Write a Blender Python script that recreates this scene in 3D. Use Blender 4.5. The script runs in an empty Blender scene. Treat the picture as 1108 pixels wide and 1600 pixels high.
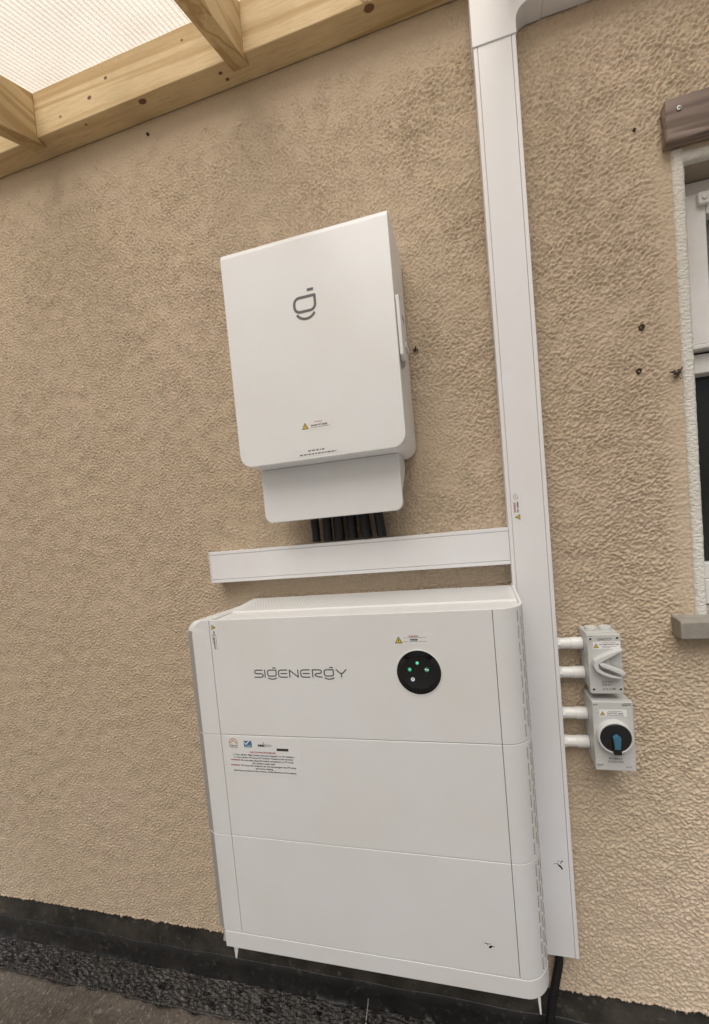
import bpy, bmesh, math, random
import numpy as np
from mathutils import Vector, Matrix

scene = bpy.context.scene
COL = scene.collection
R = math.radians
random.seed(7)

# ------------------------------------------------------------------ camera
# x along the wall, y into the wall (wall face y = 0), z up, metres
YAW, PITCH, ROLL = 0.22793, -0.04313, 0.08747
cam_d = bpy.data.cameras.new('camera')
cam = bpy.data.objects.new('camera', cam_d)
COL.objects.link(cam)
cam_d.sensor_fit = 'AUTO'
cam_d.sensor_width = 36.0
cam_d.lens = 602.94 / 1600.0 * 36.0
cam_d.shift_x = -48.96 / 1600.0
cam_d.shift_y = 59.51 / 1600.0
cam_d.clip_start = 0.01
cam_d.clip_end = 500
_M = (Matrix.Rotation(YAW, 3, 'Z') @ Matrix.Rotation(PITCH, 3, 'X') @ Matrix.Rotation(ROLL, 3, 'Y'))
_right, _fwd, _up = _M.col[0], _M.col[1], _M.col[2]
_R = Matrix((_right, _up, -_fwd)).transposed()
cam.matrix_world = Matrix.Translation((0.19371, -1.11178, 1.18119)) @ _R.to_4x4()
scene.camera = cam

# ------------------------------------------------------------------ world, sun, exposure
SUN_EL, SUN_AZ = R(60), R(184)      # azimuth of the sun measured clockwise from +y
world = bpy.data.worlds.new('World')
scene.world = world
world.use_nodes = True
wn = world.node_tree
wn.nodes.clear()
w_out = wn.nodes.new('ShaderNodeOutputWorld')
w_bg = wn.nodes.new('ShaderNodeBackground')
w_sky = wn.nodes.new('ShaderNodeTexSky')
w_sky.sky_type = 'NISHITA'
w_sky.sun_disc = False
w_sky.sun_elevation = SUN_EL
w_sky.sun_rotation = SUN_AZ
w_sky.air_density = 1.0
w_sky.dust_density = 6.0
w_sky.ozone_density = 1.0
w_hsv = wn.nodes.new('ShaderNodeHueSaturation')     # cloud cover: almost colourless sky
w_hsv.inputs['Saturation'].default_value = 0.75
wn.links.new(w_sky.outputs['Color'], w_hsv.inputs['Color'])
wn.links.new(w_hsv.outputs['Color'], w_bg.inputs['Color'])
w_bg.inputs['Strength'].default_value = 0.05
wn.links.new(w_bg.outputs['Background'], w_out.inputs['Surface'])

sun_d = bpy.data.lights.new('sun', 'SUN')
sun_d.energy = 5.0
sun_d.angle = R(50)
sun_d.color = (0.965, 0.985, 1.0)
sun = bpy.data.objects.new('sun', sun_d)
COL.objects.link(sun)
_d = Vector((math.sin(SUN_AZ) * math.cos(SUN_EL), math.cos(SUN_AZ) * math.cos(SUN_EL), math.sin(SUN_EL)))
sun.rotation_euler = _d.to_track_quat('Z', 'Y').to_euler()

scene.view_settings.view_transform = 'Standard'
scene.view_settings.look = 'None'
scene.view_settings.exposure = 0.30
scene.cycles.max_bounces = 7
scene.cycles.diffuse_bounces = 3
scene.cycles.glossy_bounces = 3
scene.cycles.transmission_bounces = 5
scene.view_settings.gamma = 1.0
scene.view_settings.use_curve_mapping = False

# ------------------------------------------------------------------ helpers
def empty(name, loc=(0, 0, 0)):
    o = bpy.data.objects.new(name, None)
    o.location = loc
    o.empty_display_size = 0.05
    COL.objects.link(o)
    return o

def tag(o, label=None, cat=None, group=None, kind=None):
    if label: o['label'] = label
    if cat: o['category'] = cat
    if group: o['group'] = group
    if kind: o['kind'] = kind
    return o

class MB:
    """collects shapes, builds ONE mesh object"""
    def __init__(self):
        self.v, self.f = [], []
    def add(self, vs, fs):
        n = len(self.v)
        self.v += [tuple(p) for p in vs]
        self.f += [tuple(i + n for i in f) for f in fs]
        return self
    def box(self, x0, x1, y0, y1, z0, z1):
        vs = [(x, y, z) for x in (x0, x1) for y in (y0, y1) for z in (z0, z1)]
        return self.add(vs, [(0, 1, 3, 2), (4, 6, 7, 5), (0, 4, 5, 1), (2, 3, 7, 6), (0, 2, 6, 4), (1, 5, 7, 3)])
    def prism_y(self, poly, y0, y1):
        """poly of (x,z), counter-clockwise seen from -y; y0 is the front"""
        n = len(poly)
        vs = [(x, y0, z) for x, z in poly] + [(x, y1, z) for x, z in poly]
        fs = [tuple(range(n)), tuple(range(2 * n - 1, n - 1, -1))]
        fs += [(i, i + n, (i + 1) % n + n, (i + 1) % n) for i in range(n)]
        return self.add(vs, fs)
    def prism_x(self, poly, x0, x1):
        """poly of (y,z)"""
        n = len(poly)
        vs = [(x0, y, z) for y, z in poly] + [(x1, y, z) for y, z in poly]
        fs = [tuple(range(n - 1, -1, -1)), tuple(range(n, 2 * n))]
        fs += [(i, (i + 1) % n, (i + 1) % n + n, i + n) for i in range(n)]
        return self.add(vs, fs)
    def prism_z(self, poly, z0, z1):
        n = len(poly)
        vs = [(x, y, z0) for x, y in poly] + [(x, y, z1) for x, y in poly]
        fs = [tuple(range(n - 1, -1, -1)), tuple(range(n, 2 * n))]
        fs += [(i, (i + 1) % n, (i + 1) % n + n, i + n) for i in range(n)]
        return self.add(vs, fs)
    def cyl(self, p0, p1, r0, r1=None, n=24, caps=True):
        r1 = r0 if r1 is None else r1
        a, b = Vector(p0), Vector(p1)
        d = (b - a).normalized()
        u = d.orthogonal().normalized()
        w = d.cross(u)
        vs = []
        for c, r in ((a, r0), (b, r1)):
            for i in range(n):
                t = 2 * math.pi * i / n
                vs.append(c + u * (r * math.cos(t)) + w * (r * math.sin(t)))
        fs = [(i, (i + 1) % n, (i + 1) % n + n, i + n) for i in range(n)]
        if caps:
            fs += [tuple(range(n - 1, -1, -1)), tuple(range(n, 2 * n))]
        return self.add(vs, fs)
    def tube(self, pts, rad, n=14):
        pts = [Vector(p) for p in pts]
        vs, fs = [], []
        up = Vector((0.0, 1.0, 0.03))
        for i, p in enumerate(pts):
            d = (pts[min(i + 1, len(pts) - 1)] - pts[max(i - 1, 0)]).normalized()
            u = up.cross(d).normalized()
            w = d.cross(u)
            r = rad[i] if isinstance(rad, (list, tuple)) else rad
            for k in range(n):
                t = 2 * math.pi * k / n
                vs.append(p + u * (r * math.cos(t)) + w * (r * math.sin(t)))
        for i in range(len(pts) - 1):
            for k in range(n):
                fs.append((i * n + k, i * n + (k + 1) % n, (i + 1) * n + (k + 1) % n, (i + 1) * n + k))
        fs += [tuple(range(n - 1, -1, -1)), tuple((len(pts) - 1) * n + k for k in range(n))]
        return self.add(vs, fs)
    def ring_y(self, cx, cz, prof, n=48):
        """lathe about a y-parallel axis; prof of (radius, y) from outside/back round to the inside"""
        vs, fs = [], []
        m = len(prof)
        for i in range(n):
            t = 2 * math.pi * i / n
            for r, y in prof:
                vs.append((cx + r * math.cos(t), y, cz + r * math.sin(t)))
        for i in range(n):
            for k in range(m - 1):
                a, b = i * m + k, ((i + 1) % n) * m + k
                fs.append((a, b, b + 1, a + 1))
        return self.add(vs, fs)
    def stroke(self, pts, w, y, place, round_ends=True):
        """a flat line of width w through pts (u,v); place(u,v) gives (x,z); all at depth y"""
        P = [Vector((a, b)) for a, b in pts]
        for i in range(len(P) - 1):
            d = (P[i + 1] - P[i])
            if d.length < 1e-9: continue
            d.normalize()
            nrm = Vector((-d.y, d.x)) * (w / 2)
            q = [P[i] - nrm, P[i + 1] - nrm, P[i + 1] + nrm, P[i] + nrm]
            self.add([(place(*c)[0], y, place(*c)[1]) for c in q], [(0, 1, 2, 3)])
        for i, c in enumerate(P):
            if not round_ends and i in (0, len(P) - 1): continue
            q = [c + Vector((math.cos(t), math.sin(t))) * (w / 2) for t in [2 * math.pi * k / 10 for k in range(10)]]
            yy = y - 0.00002 - 0.000004 * i
            self.add([(place(*a)[0], yy, place(*a)[1]) for a in q], [tuple(range(10))])
        return self
    def build(self, name, mat, parent=None, bevel=0, seg=2, smooth=True, angle=35, kind=None):
        me = bpy.data.meshes.new(name)
        me.from_pydata(self.v, [], self.f)
        bm = bmesh.new(); bm.from_mesh(me)
        bmesh.ops.recalc_face_normals(bm, faces=bm.faces)
        bm.to_mesh(me); bm.free()
        if smooth:
            for pl in me.polygons: pl.use_smooth = True
            me.set_sharp_from_angle(angle=R(angle))
        me.materials.append(mat)
        o = bpy.data.objects.new(name, me)
        COL.objects.link(o)
        if parent:
            o.parent = parent
            o.matrix_parent_inverse = world_of(parent).inverted()
        if bevel:
            m = o.modifiers.new('bevel', 'BEVEL')
            m.width = bevel; m.segments = seg; m.limit_method = 'ANGLE'; m.angle_limit = R(40)
            m.harden_normals = True
        if kind: o['kind'] = kind
        return o

def world_of(o):
    m = Matrix.Translation(o.location)
    return (world_of(o.parent) @ o.matrix_parent_inverse @ m) if o.parent else m

def rrect(x0, x1, z0, z1, r, n=6):
    """counter-clockwise rounded rectangle; r = (bl, br, tr, tl)"""
    if not isinstance(r, (tuple, list)): r = (r,) * 4
    out = []
    for (cx, cz, a0, rr) in ((x0 + r[0], z0 + r[0], 180, r[0]), (x1 - r[1], z0 + r[1], 270, r[1]),
                             (x1 - r[2], z1 - r[2], 0, r[2]), (x0 + r[3], z1 - r[3], 90, r[3])):
        if rr <= 0:
            out.append((cx, cz)); continue
        for k in range(n + 1):
            t = R(a0 + 90 * k / n)
            out.append((cx + rr * math.cos(t), cz + rr * math.sin(t)))
    return out

_dg_tmp = []
def text(name, s, size, x, z, y, mat, parent, align='LEFT', rot=0, bold=0.0, width=None, spacing=1.0):
    """flat lettering facing -y at depth y; rot turns it in the wall plane (degrees, ccw); width = target width"""
    cu = bpy.data.curves.new(name, 'FONT')
    cu.body = s
    cu.size = size
    cu.align_x = align
    cu.offset = bold
    cu.space_character = spacing
    cu.resolution_u = 3
    t = bpy.data.objects.new('tmp_text', cu)
    COL.objects.link(t)
    dg = bpy.context.evaluated_depsgraph_get()
    me = bpy.data.meshes.new_from_object(t.evaluated_get(dg))
    bpy.data.objects.remove(t)
    bpy.data.curves.remove(cu)
    n = len(me.vertices)
    co = np.empty(n * 3); me.vertices.foreach_get('co', co); co = co.reshape(-1, 3)
    sx = 1.0
    if width and n:
        w0 = co[:, 0].max() - co[:, 0].min()
        sx = width / w0
    c, s_ = math.cos(R(rot)), math.sin(R(rot))
    u, v = co[:, 0] * sx, co[:, 1].copy()
    out = np.stack([x + u * c - v * s_, np.full(n, y), z + u * s_ + v * c], 1)
    me.vertices.foreach_set('co', out.ravel())
    me.update()
    me.name = name
    me.materials.clear()
    me.materials.append(mat)
    o = bpy.data.objects.new(name, me)
    COL.objects.link(o)
    o.parent = parent
    o.matrix_parent_inverse = world_of(parent).inverted()
    return o

# ------------------------------------------------------------------ materials
class NT:
    def __init__(self, name):
        self.m = bpy.data.materials.new(name)
        self.m.use_nodes = True
        self.t = self.m.node_tree
        self.b = self.t.nodes['Principled BSDF']
        self.out = self.t.nodes['Material Output']
    def n(self, kind, **kw):
        nd = self.t.nodes.new(kind)
        for k, v in kw.items():
            if k in nd.inputs: nd.inputs[k].default_value = v
            else: setattr(nd, k, v)
        return nd
    def l(self, a, b): self.t.links.new(a, b)
    def coord(self, scale=(1, 1, 1)):
        tc = self.n('ShaderNodeTexCoord')
        mp = self.n('ShaderNodeMapping')
        mp.inputs['Scale'].default_value = scale
        self.l(tc.outputs['Object'], mp.inputs['Vector'])
        return mp.outputs['Vector']
    def noise(self, vec, scale, detail=3, rough=0.55, dist=0.0):
        nd = self.n('ShaderNodeTexNoise')
        nd.inputs['Scale'].default_value = scale
        nd.inputs['Detail'].default_value = detail
        nd.inputs['Roughness'].default_value = rough
        nd.inputs['Distortion'].default_value = dist
        self.l(vec, nd.inputs['Vector'])
        return nd.outputs['Fac']
    def ramp(self, fac, stops):
        nd = self.n('ShaderNodeValToRGB')
        el = nd.color_ramp.elements
        while len(el) < len(stops): el.new(0.5)
        for e, (p, c) in zip(el, stops):
            e.position = p
            e.color = c if len(c) == 4 else (*c, 1)
        self.l(fac, nd.inputs['Fac'])
        return nd.outputs['Color']
    def mix(self, a, b, fac, mode='MIX'):
        nd = self.n('ShaderNodeMix', data_type='RGBA', blend_type=mode)
        for val, i in ((fac, 0), (a, 6), (b, 7)):
            if hasattr(val, 'links'): self.l(val, nd.inputs[i])
            else: nd.inputs[i].default_value = val if i == 0 else ((*val, 1) if len(val) == 3 else val)
        return nd.outputs[2]
    def bump(self, h, strength, dist, prev=None):
        nd = self.n('ShaderNodeBump')
        nd.inputs['Strength'].default_value = strength
        nd.inputs['Distance'].default_value = dist
        self.l(h, nd.inputs['Height'])
        if prev is not None: self.l(prev, nd.inputs['Normal'])
        return nd.outputs['Normal']
    def set(self, **kw):
        for k, v in kw.items():
            k = k.replace('_', ' ')
            if hasattr(v, 'links'): self.l(v, self.b.inputs[k])
            else: self.b.inputs[k].default_value = v if not (isinstance(v, tuple) and len(v) == 3) else (*v, 1)
        return self

def m_coat(name, col, rough=0.42, peel=0.12, dirt=0.02, spec=0.5):
    """painted or moulded surface with faint orange peel and handling marks"""
    t = NT(name)
    v = t.coord()
    big = t.noise(v, 4.0, 4, 0.6)
    fine = t.noise(v, 90.0, 3, 0.6)
    dark = tuple(c * (1 - dirt * 1.6) * k for c, k in zip(col, (1.0, 0.985, 0.95)))
    f = t.ramp(big, [(0.42, (0, 0, 0)), (0.75, (1, 1, 1))])
    c = t.mix(col, dark, f)
    sp = t.noise(v, 260.0, 1, 0.5)
    spk = t.ramp(sp, [(0.80, (0, 0, 0)), (0.86, (1, 1, 1))])
    c = t.mix(c, tuple(k * 0.82 for k in col), spk)
    t.set(Base_Color=c, Specular_IOR_Level=spec)
    r = t.n('ShaderNodeMapRange'); t.l(fine, r.inputs['Value'])
    r.inputs['To Min'].default_value = rough - 0.06; r.inputs['To Max'].default_value = rough + 0.10
    t.l(r.outputs['Result'], t.b.inputs['Roughness'])
    pe = t.noise(v, 700.0, 2, 0.5)
    t.set(Normal=t.bump(pe, peel, 0.0004))
    return t.m

def m_plain(name, col, rough=0.5, spec=0.5, metallic=0.0):
    t = NT(name)
    v = t.coord()
    nf = t.noise(v, 60.0, 3, 0.6)
    c = t.mix(tuple(k * 0.92 for k in col), col, nf)
    t.set(Base_Color=c, Roughness=rough, Specular_IOR_Level=spec, Metallic=metallic)
    return t.m

def m_render(name, c0, c1, c2, mid_bump, mid_scale=75.0):
    """sprayed masonry render"""
    t = NT(name)
    v = t.coord()
    a = t.noise(v, 2.2, 5, 0.6)
    b = t.noise(v, 9.0, 4, 0.65)
    c = t.mix(c0, c1, t.ramp(a, [(0.36, (0, 0, 0)), (0.66, (1, 1, 1))]))
    c = t.mix(c, c2, t.ramp(b, [(0.50, (0, 0, 0)), (0.78, (0.75, 0.75, 0.75))]))
    gr = t.noise(v, 420.0, 3, 0.6)
    c = t.mix(c, tuple(k * 0.80 for k in c0), t.ramp(gr, [(0.56, (0, 0, 0)), (0.78, (0.6, 0.6, 0.6))]))
    t.set(Base_Color=c, Roughness=0.92, Specular_IOR_Level=0.25)
    nb = None
    if mid_bump:
        h = t.noise(t.coord((0.75, 1, 1.15)), mid_scale, 3, 0.5, 0.4)
        nb = t.bump(h, mid_bump, 0.006)
    t.set(Normal=t.bump(t.noise(v, 330.0, 3, 0.6), 0.45, 0.0012, nb))
    return t.m

def m_wood(name, axis, c_lo, c_hi, c_dark, grain=1.0, rough=0.7, rings=34.0, fibre=230.0):
    t = NT(name)
    s = [1.0, 1.0, 1.0]
    s['xyz'.index(axis)] = 0.055
    v = t.coord(tuple(s))
    warp = t.noise(v, 7.0, 3, 0.55, 0.6)
    w = t.n('ShaderNodeMath', operation='MULTIPLY'); t.l(warp, w.inputs[0]); w.inputs[1].default_value = rings
    sn = t.n('ShaderNodeMath', operation='SINE'); t.l(w.outputs[0], sn.inputs[0])
    mr = t.n('ShaderNodeMapRange'); t.l(sn.outputs[0], mr.inputs['Value'])
    mr.inputs['From Min'].default_value = -1; mr.inputs['From Max'].default_value = 1
    fib = t.noise(v, fibre, 4, 0.65)
    blot = t.noise(t.coord(), 3.5, 3, 0.5)
    c = t.mix(c_lo, c_hi, t.ramp(mr.outputs['Result'], [(0.02, (0, 0, 0)), (0.42, (1, 1, 1))]))
    c = t.mix(c, c_dark, t.ramp(fib, [(0.48, (0, 0, 0)), (0.8, (0.65 * grain,) * 3)]))
    c = t.mix(c, tuple(k * 0.72 for k in c_lo), t.ramp(blot, [(0.45, (0, 0, 0)), (0.75, (0.6, 0.6, 0.6))]))
    t.set(Base_Color=c, Roughness=rough, Specular_IOR_Level=0.3)
    nb = t.bump(fib, 0.35 * grain, 0.0015)
    t.set(Normal=t.bump(mr.outputs['Result'], 0.15 * grain, 0.0015, nb))
    return t.m

M = {}
M['render'] = m_render('tan_render', (0.57, 0.465, 0.337), (0.585, 0.47, 0.357), (0.56, 0.46, 0.317), 0.0)
M['render_far'] = m_render('tan_render_plain', (0.57, 0.465, 0.337), (0.585, 0.47, 0.357), (0.56, 0.46, 0.317), 0.9)
M['surround'] = m_render('white_render', (0.74, 0.72, 0.66), (0.70, 0.67, 0.60), (0.64, 0.60, 0.52), 0.8, 150.0)
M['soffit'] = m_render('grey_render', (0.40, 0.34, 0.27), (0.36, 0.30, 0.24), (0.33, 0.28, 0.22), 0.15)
M['white'] = m_coat('white_powder_coat', (0.785, 0.80, 0.815), 0.30)
M['white2'] = m_coat('white_cabinet_coat', (0.82, 0.838, 0.86), 0.33)
M['pvc'] = m_coat('white_pvc', (0.825, 0.83, 0.855), 0.34, 0.04)
M['upvc'] = m_coat('window_upvc', (0.74, 0.72, 0.69), 0.35, 0.05, 0.15)
M['grey_abs'] = m_coat('grey_moulded_plastic', (0.58, 0.585, 0.575), 0.38, 0.06)
M['grey_lid'] = m_coat('pale_moulded_plastic', (0.66, 0.665, 0.655), 0.36, 0.05)
M['conduit'] = m_coat('white_conduit', (0.82, 0.82, 0.81), 0.28, 0.03)
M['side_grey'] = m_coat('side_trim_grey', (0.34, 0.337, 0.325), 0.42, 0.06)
M['core'] = m_plain('shadow_gap_plastic', (0.30, 0.30, 0.30), 0.6)
M['slot'] = m_plain('vent_slot_grey', (0.40, 0.40, 0.40), 0.5)
M['sticker'] = m_plain('white_sticker', (0.86, 0.86, 0.86), 0.28)
M['clear_sticker'] = m_plain('pale_sticker', (0.83, 0.84, 0.855), 0.30)
M['ink'] = m_plain('black_ink', (0.015, 0.015, 0.016), 0.45)
M['ink_grey'] = m_plain('grey_ink', (0.16, 0.16, 0.16), 0.45)
M['ink_red'] = m_plain('red_ink', (0.42, 0.06, 0.06), 0.45)
M['yellow'] = m_plain('warning_yellow', (0.80, 0.58, 0.05), 0.4)
M['gold'] = m_plain('gold_ink', (0.52, 0.30, 0.08), 0.4)
M['blue_ink'] = m_plain('blue_ink', (0.045, 0.17, 0.34), 0.4)
M['logo'] = m_plain('logo_grey', (0.14, 0.14, 0.145), 0.4)
M['logo_dark'] = m_plain('logo_dark_grey', (0.075, 0.078, 0.08), 0.4)
M['gloss_black'] = m_plain('gloss_black', (0.006, 0.006, 0.007), 0.08, 0.5)
M['black'] = m_plain('black_plastic', (0.012, 0.012, 0.013), 0.38)
M['hole'] = m_plain('dark_hole', (0.010, 0.009, 0.008), 0.8, 0.2)
M['cable'] = m_plain('black_sheath', (0.006, 0.006, 0.007), 0.5)
M['knob_blue'] = m_plain('blue_knob', (0.05, 0.17, 0.27), 0.35)
M['metal'] = m_plain('galvanised_metal', (0.42, 0.42, 0.41), 0.35, 0.5, 0.9)
M['plug'] = m_plain('brown_wall_plug', (0.06, 0.035, 0.025), 0.7)
M['timber_x'] = m_wood('treated_pine_lengthwise', 'x', (0.51, 0.35, 0.165), (0.70, 0.545, 0.32), (0.42, 0.27, 0.11))
M['timber_y'] = m_wood('treated_pine_rafter', 'y', (0.48, 0.335, 0.16), (0.67, 0.52, 0.30), (0.40, 0.26, 0.11))
M['timber_z'] = m_wood('treated_pine_post', 'z', (0.48, 0.335, 0.16), (0.67, 0.52, 0.30), (0.40, 0.26, 0.11))
M['old_wood'] = m_wood('weathered_board', 'x', (0.19, 0.14, 0.115), (0.37, 0.29, 0.25), (0.09, 0.06, 0.05), 1.5, 0.8, 60.0, 95.0)
M['knot'] = m_plain('wood_knot', (0.17, 0.085, 0.04), 0.7)
M['knot_pale'] = m_plain('pale_wood_knot', (0.34, 0.19, 0.08), 0.7)

def m_emit(name, col, strength):
    t = NT(name)
    t.set(Base_Color=(0.01, 0.02, 0.01), Emission_Color=col, Emission_Strength=strength, Roughness=0.2)
    return t.m
M['led_green'] = m_emit('green_led', (0.05, 0.62, 0.30), 0.9)
M['led_pale'] = m_emit('pale_green_led', (0.30, 0.85, 0.55), 0.9)
M['led_white'] = m_emit('white_led', (0.85, 0.88, 0.90), 0.7)

def m_sheet(name, col, through):
    """milky polycarbonate skin"""
    t = NT(name)
    v = t.coord()
    c = t.mix(col, tuple(k * 0.93 for k in col), t.ramp(t.noise(v, 4.0, 4, 0.6), [(0.42, (0, 0, 0)), (0.80, (1, 1, 1))]))
    tr = t.n('ShaderNodeBsdfTranslucent'); t.l(c, tr.inputs['Color'])
    df = t.n('ShaderNodeBsdfPrincipled'); t.l(c, df.inputs['Base Color']); df.inputs['Roughness'].default_value = 0.25
    mx = t.n('ShaderNodeMixShader'); mx.inputs[0].default_value = 0.30
    t.l(tr.outputs[0], mx.inputs[1]); t.l(df.outputs[0], mx.inputs[2])
    tp = t.n('ShaderNodeBsdfTransparent'); t.l(c, tp.inputs['Color']); tp.inputs['Color'].default_value = (0.93, 0.92, 0.90, 1)
    m2 = t.n('ShaderNodeMixShader'); m2.inputs[0].default_value = through
    t.l(mx.outputs[0], m2.inputs[1]); t.l(tp.outputs[0], m2.inputs[2])
    t.l(m2.outputs[0], t.out.inputs['Surface'])
    return t.m
M['sheet'] = m_sheet('polycarbonate', (0.90, 0.87, 0.83), 0.66)
M['rib'] = m_sheet('polycarbonate_rib', (0.86, 0.83, 0.79), 0.45)

def m_glass(name, col, rough, bumpy):
    t = NT(name)
    v = t.coord()
    t.set(Base_Color=col, Roughness=rough, Transmission_Weight=0.9, IOR=1.45)
    if bumpy: t.set(Normal=t.bump(t.noise(v, 160.0, 2, 0.5), bumpy, 0.002))
    return t.m
M['glass'] = m_glass('obscured_glass', (0.16, 0.18, 0.15), 0.16, 0.25)
M['glass_frost'] = m_glass('frosted_glass', (0.75, 0.75, 0.70), 0.35, 0.2)

def m_dark(name, c0, c1, c2, rough, scale, bump, stretch=(1, 1, 1)):
    t = NT(name)
    v = t.coord(stretch)
    a = t.noise(v, scale, 5, 0.65)
    b = t.noise(v, scale * 7, 3, 0.6)
    c = t.mix(c0, c1, t.ramp(a, [(0.38, (0, 0, 0)), (0.68, (1, 1, 1))]))
    c = t.mix(c, c2, t.ramp(b, [(0.58, (0, 0, 0)), (0.80, (0.8, 0.8, 0.8))]))
    t.set(Base_Color=c, Roughness=rough, Specular_IOR_Level=0.4)
    t.set(Normal=t.bump(b, bump, 0.003, t.bump(a, bump * 0.6, 0.006)))
    return t.m
M['plinth'] = m_dark('black_plinth_paint', (0.020, 0.020, 0.019), (0.075, 0.066, 0.054), (0.15, 0.125, 0.10), 0.50, 7.0, 0.6)
M['membrane'] = m_dark('bitumen_membrane', (0.011, 0.012, 0.013), (0.026, 0.024, 0.022), (0.09, 0.078, 0.066), 0.42, 7.0, 0.5)
M['felt'] = m_dark('mineral_felt', (0.016, 0.014, 0.013), (0.036, 0.030, 0.025), (0.24, 0.20, 0.175), 0.24, 20.0, 1.0, (0.8, 1.0, 0.6))
def m_ground():
    t = NT('rough_concrete')
    v = t.coord()
    a = t.noise(v, 6.0, 5, 0.65)
    b = t.noise(v, 55.0, 4, 0.7)
    g_ = t.noise(t.coord((1.0, 0.6, 1.0)), 120.0, 3, 0.7)
    c = t.mix((0.080, 0.067, 0.055), (0.135, 0.112, 0.090), t.ramp(a, [(0.35, (0, 0, 0)), (0.68, (1, 1, 1))]))
    c = t.mix(c, (0.030, 0.024, 0.020), t.ramp(b, [(0.50, (0, 0, 0)), (0.72, (0.8, 0.8, 0.8))]))
    c = t.mix(c, (0.27, 0.235, 0.20), t.ramp(g_, [(0.55, (0, 0, 0)), (0.70, (0.8, 0.8, 0.8))]))
    t.set(Base_Color=c, Roughness=0.7, Specular_IOR_Level=0.4)
    t.set(Normal=t.bump(g_, 0.9, 0.004, t.bump(b, 0.7, 0.006)))
    return t.m
M['ground'] = m_ground()
M['concrete'] = m_dark('sill_concrete', (0.26, 0.235, 0.20), (0.32, 0.295, 0.255), (0.18, 0.16, 0.135), 0.85, 12.0, 0.35)
M['dark_room'] = m_plain('unlit_room', (0.02, 0.02, 0.018), 0.9)

# ------------------------------------------------------------------ the setting: ground
GZ = -0.42
g = MB()
g.add([(-40, -60, GZ), (40, -60, GZ), (40, -0.05, GZ), (-40, -0.05, GZ)], [(0, 1, 2, 3)])
tag(g.build('ground', M['ground'], smooth=False), kind='structure')

# ------------------------------------------------------------------ house wall
wall = empty('house_wall', (0, 0.1, GZ))
tag(wall, 'tan textured render house wall above a black painted plinth', 'wall')
WX0, WX1, WZ0, WZ1 = -1.88, 0.86, -0.166, 2.57
HX0, HX1, HZ0, HZ1 = 0.735, 1.60, 0.905, 2.012      # window opening

def field(nx, nz, dx, seed, lx, lz, bw):
    """band-passed noise; lx, lz are the wavelengths along x and z"""
    rng = np.random.default_rng(seed)
    F = np.fft.rfft2(rng.standard_normal((nz, nx)))
    kx = np.fft.rfftfreq(nx, dx)[None, :]
    kz = np.fft.fftfreq(nz, dx)[:, None]
    rr = np.sqrt((kx * lx) ** 2 + (kz * lz) ** 2)
    h = np.fft.irfft2(F * np.exp(-((rr - 1.0) / bw) ** 2), s=(nz, nx))
    return h / h.std()

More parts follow.
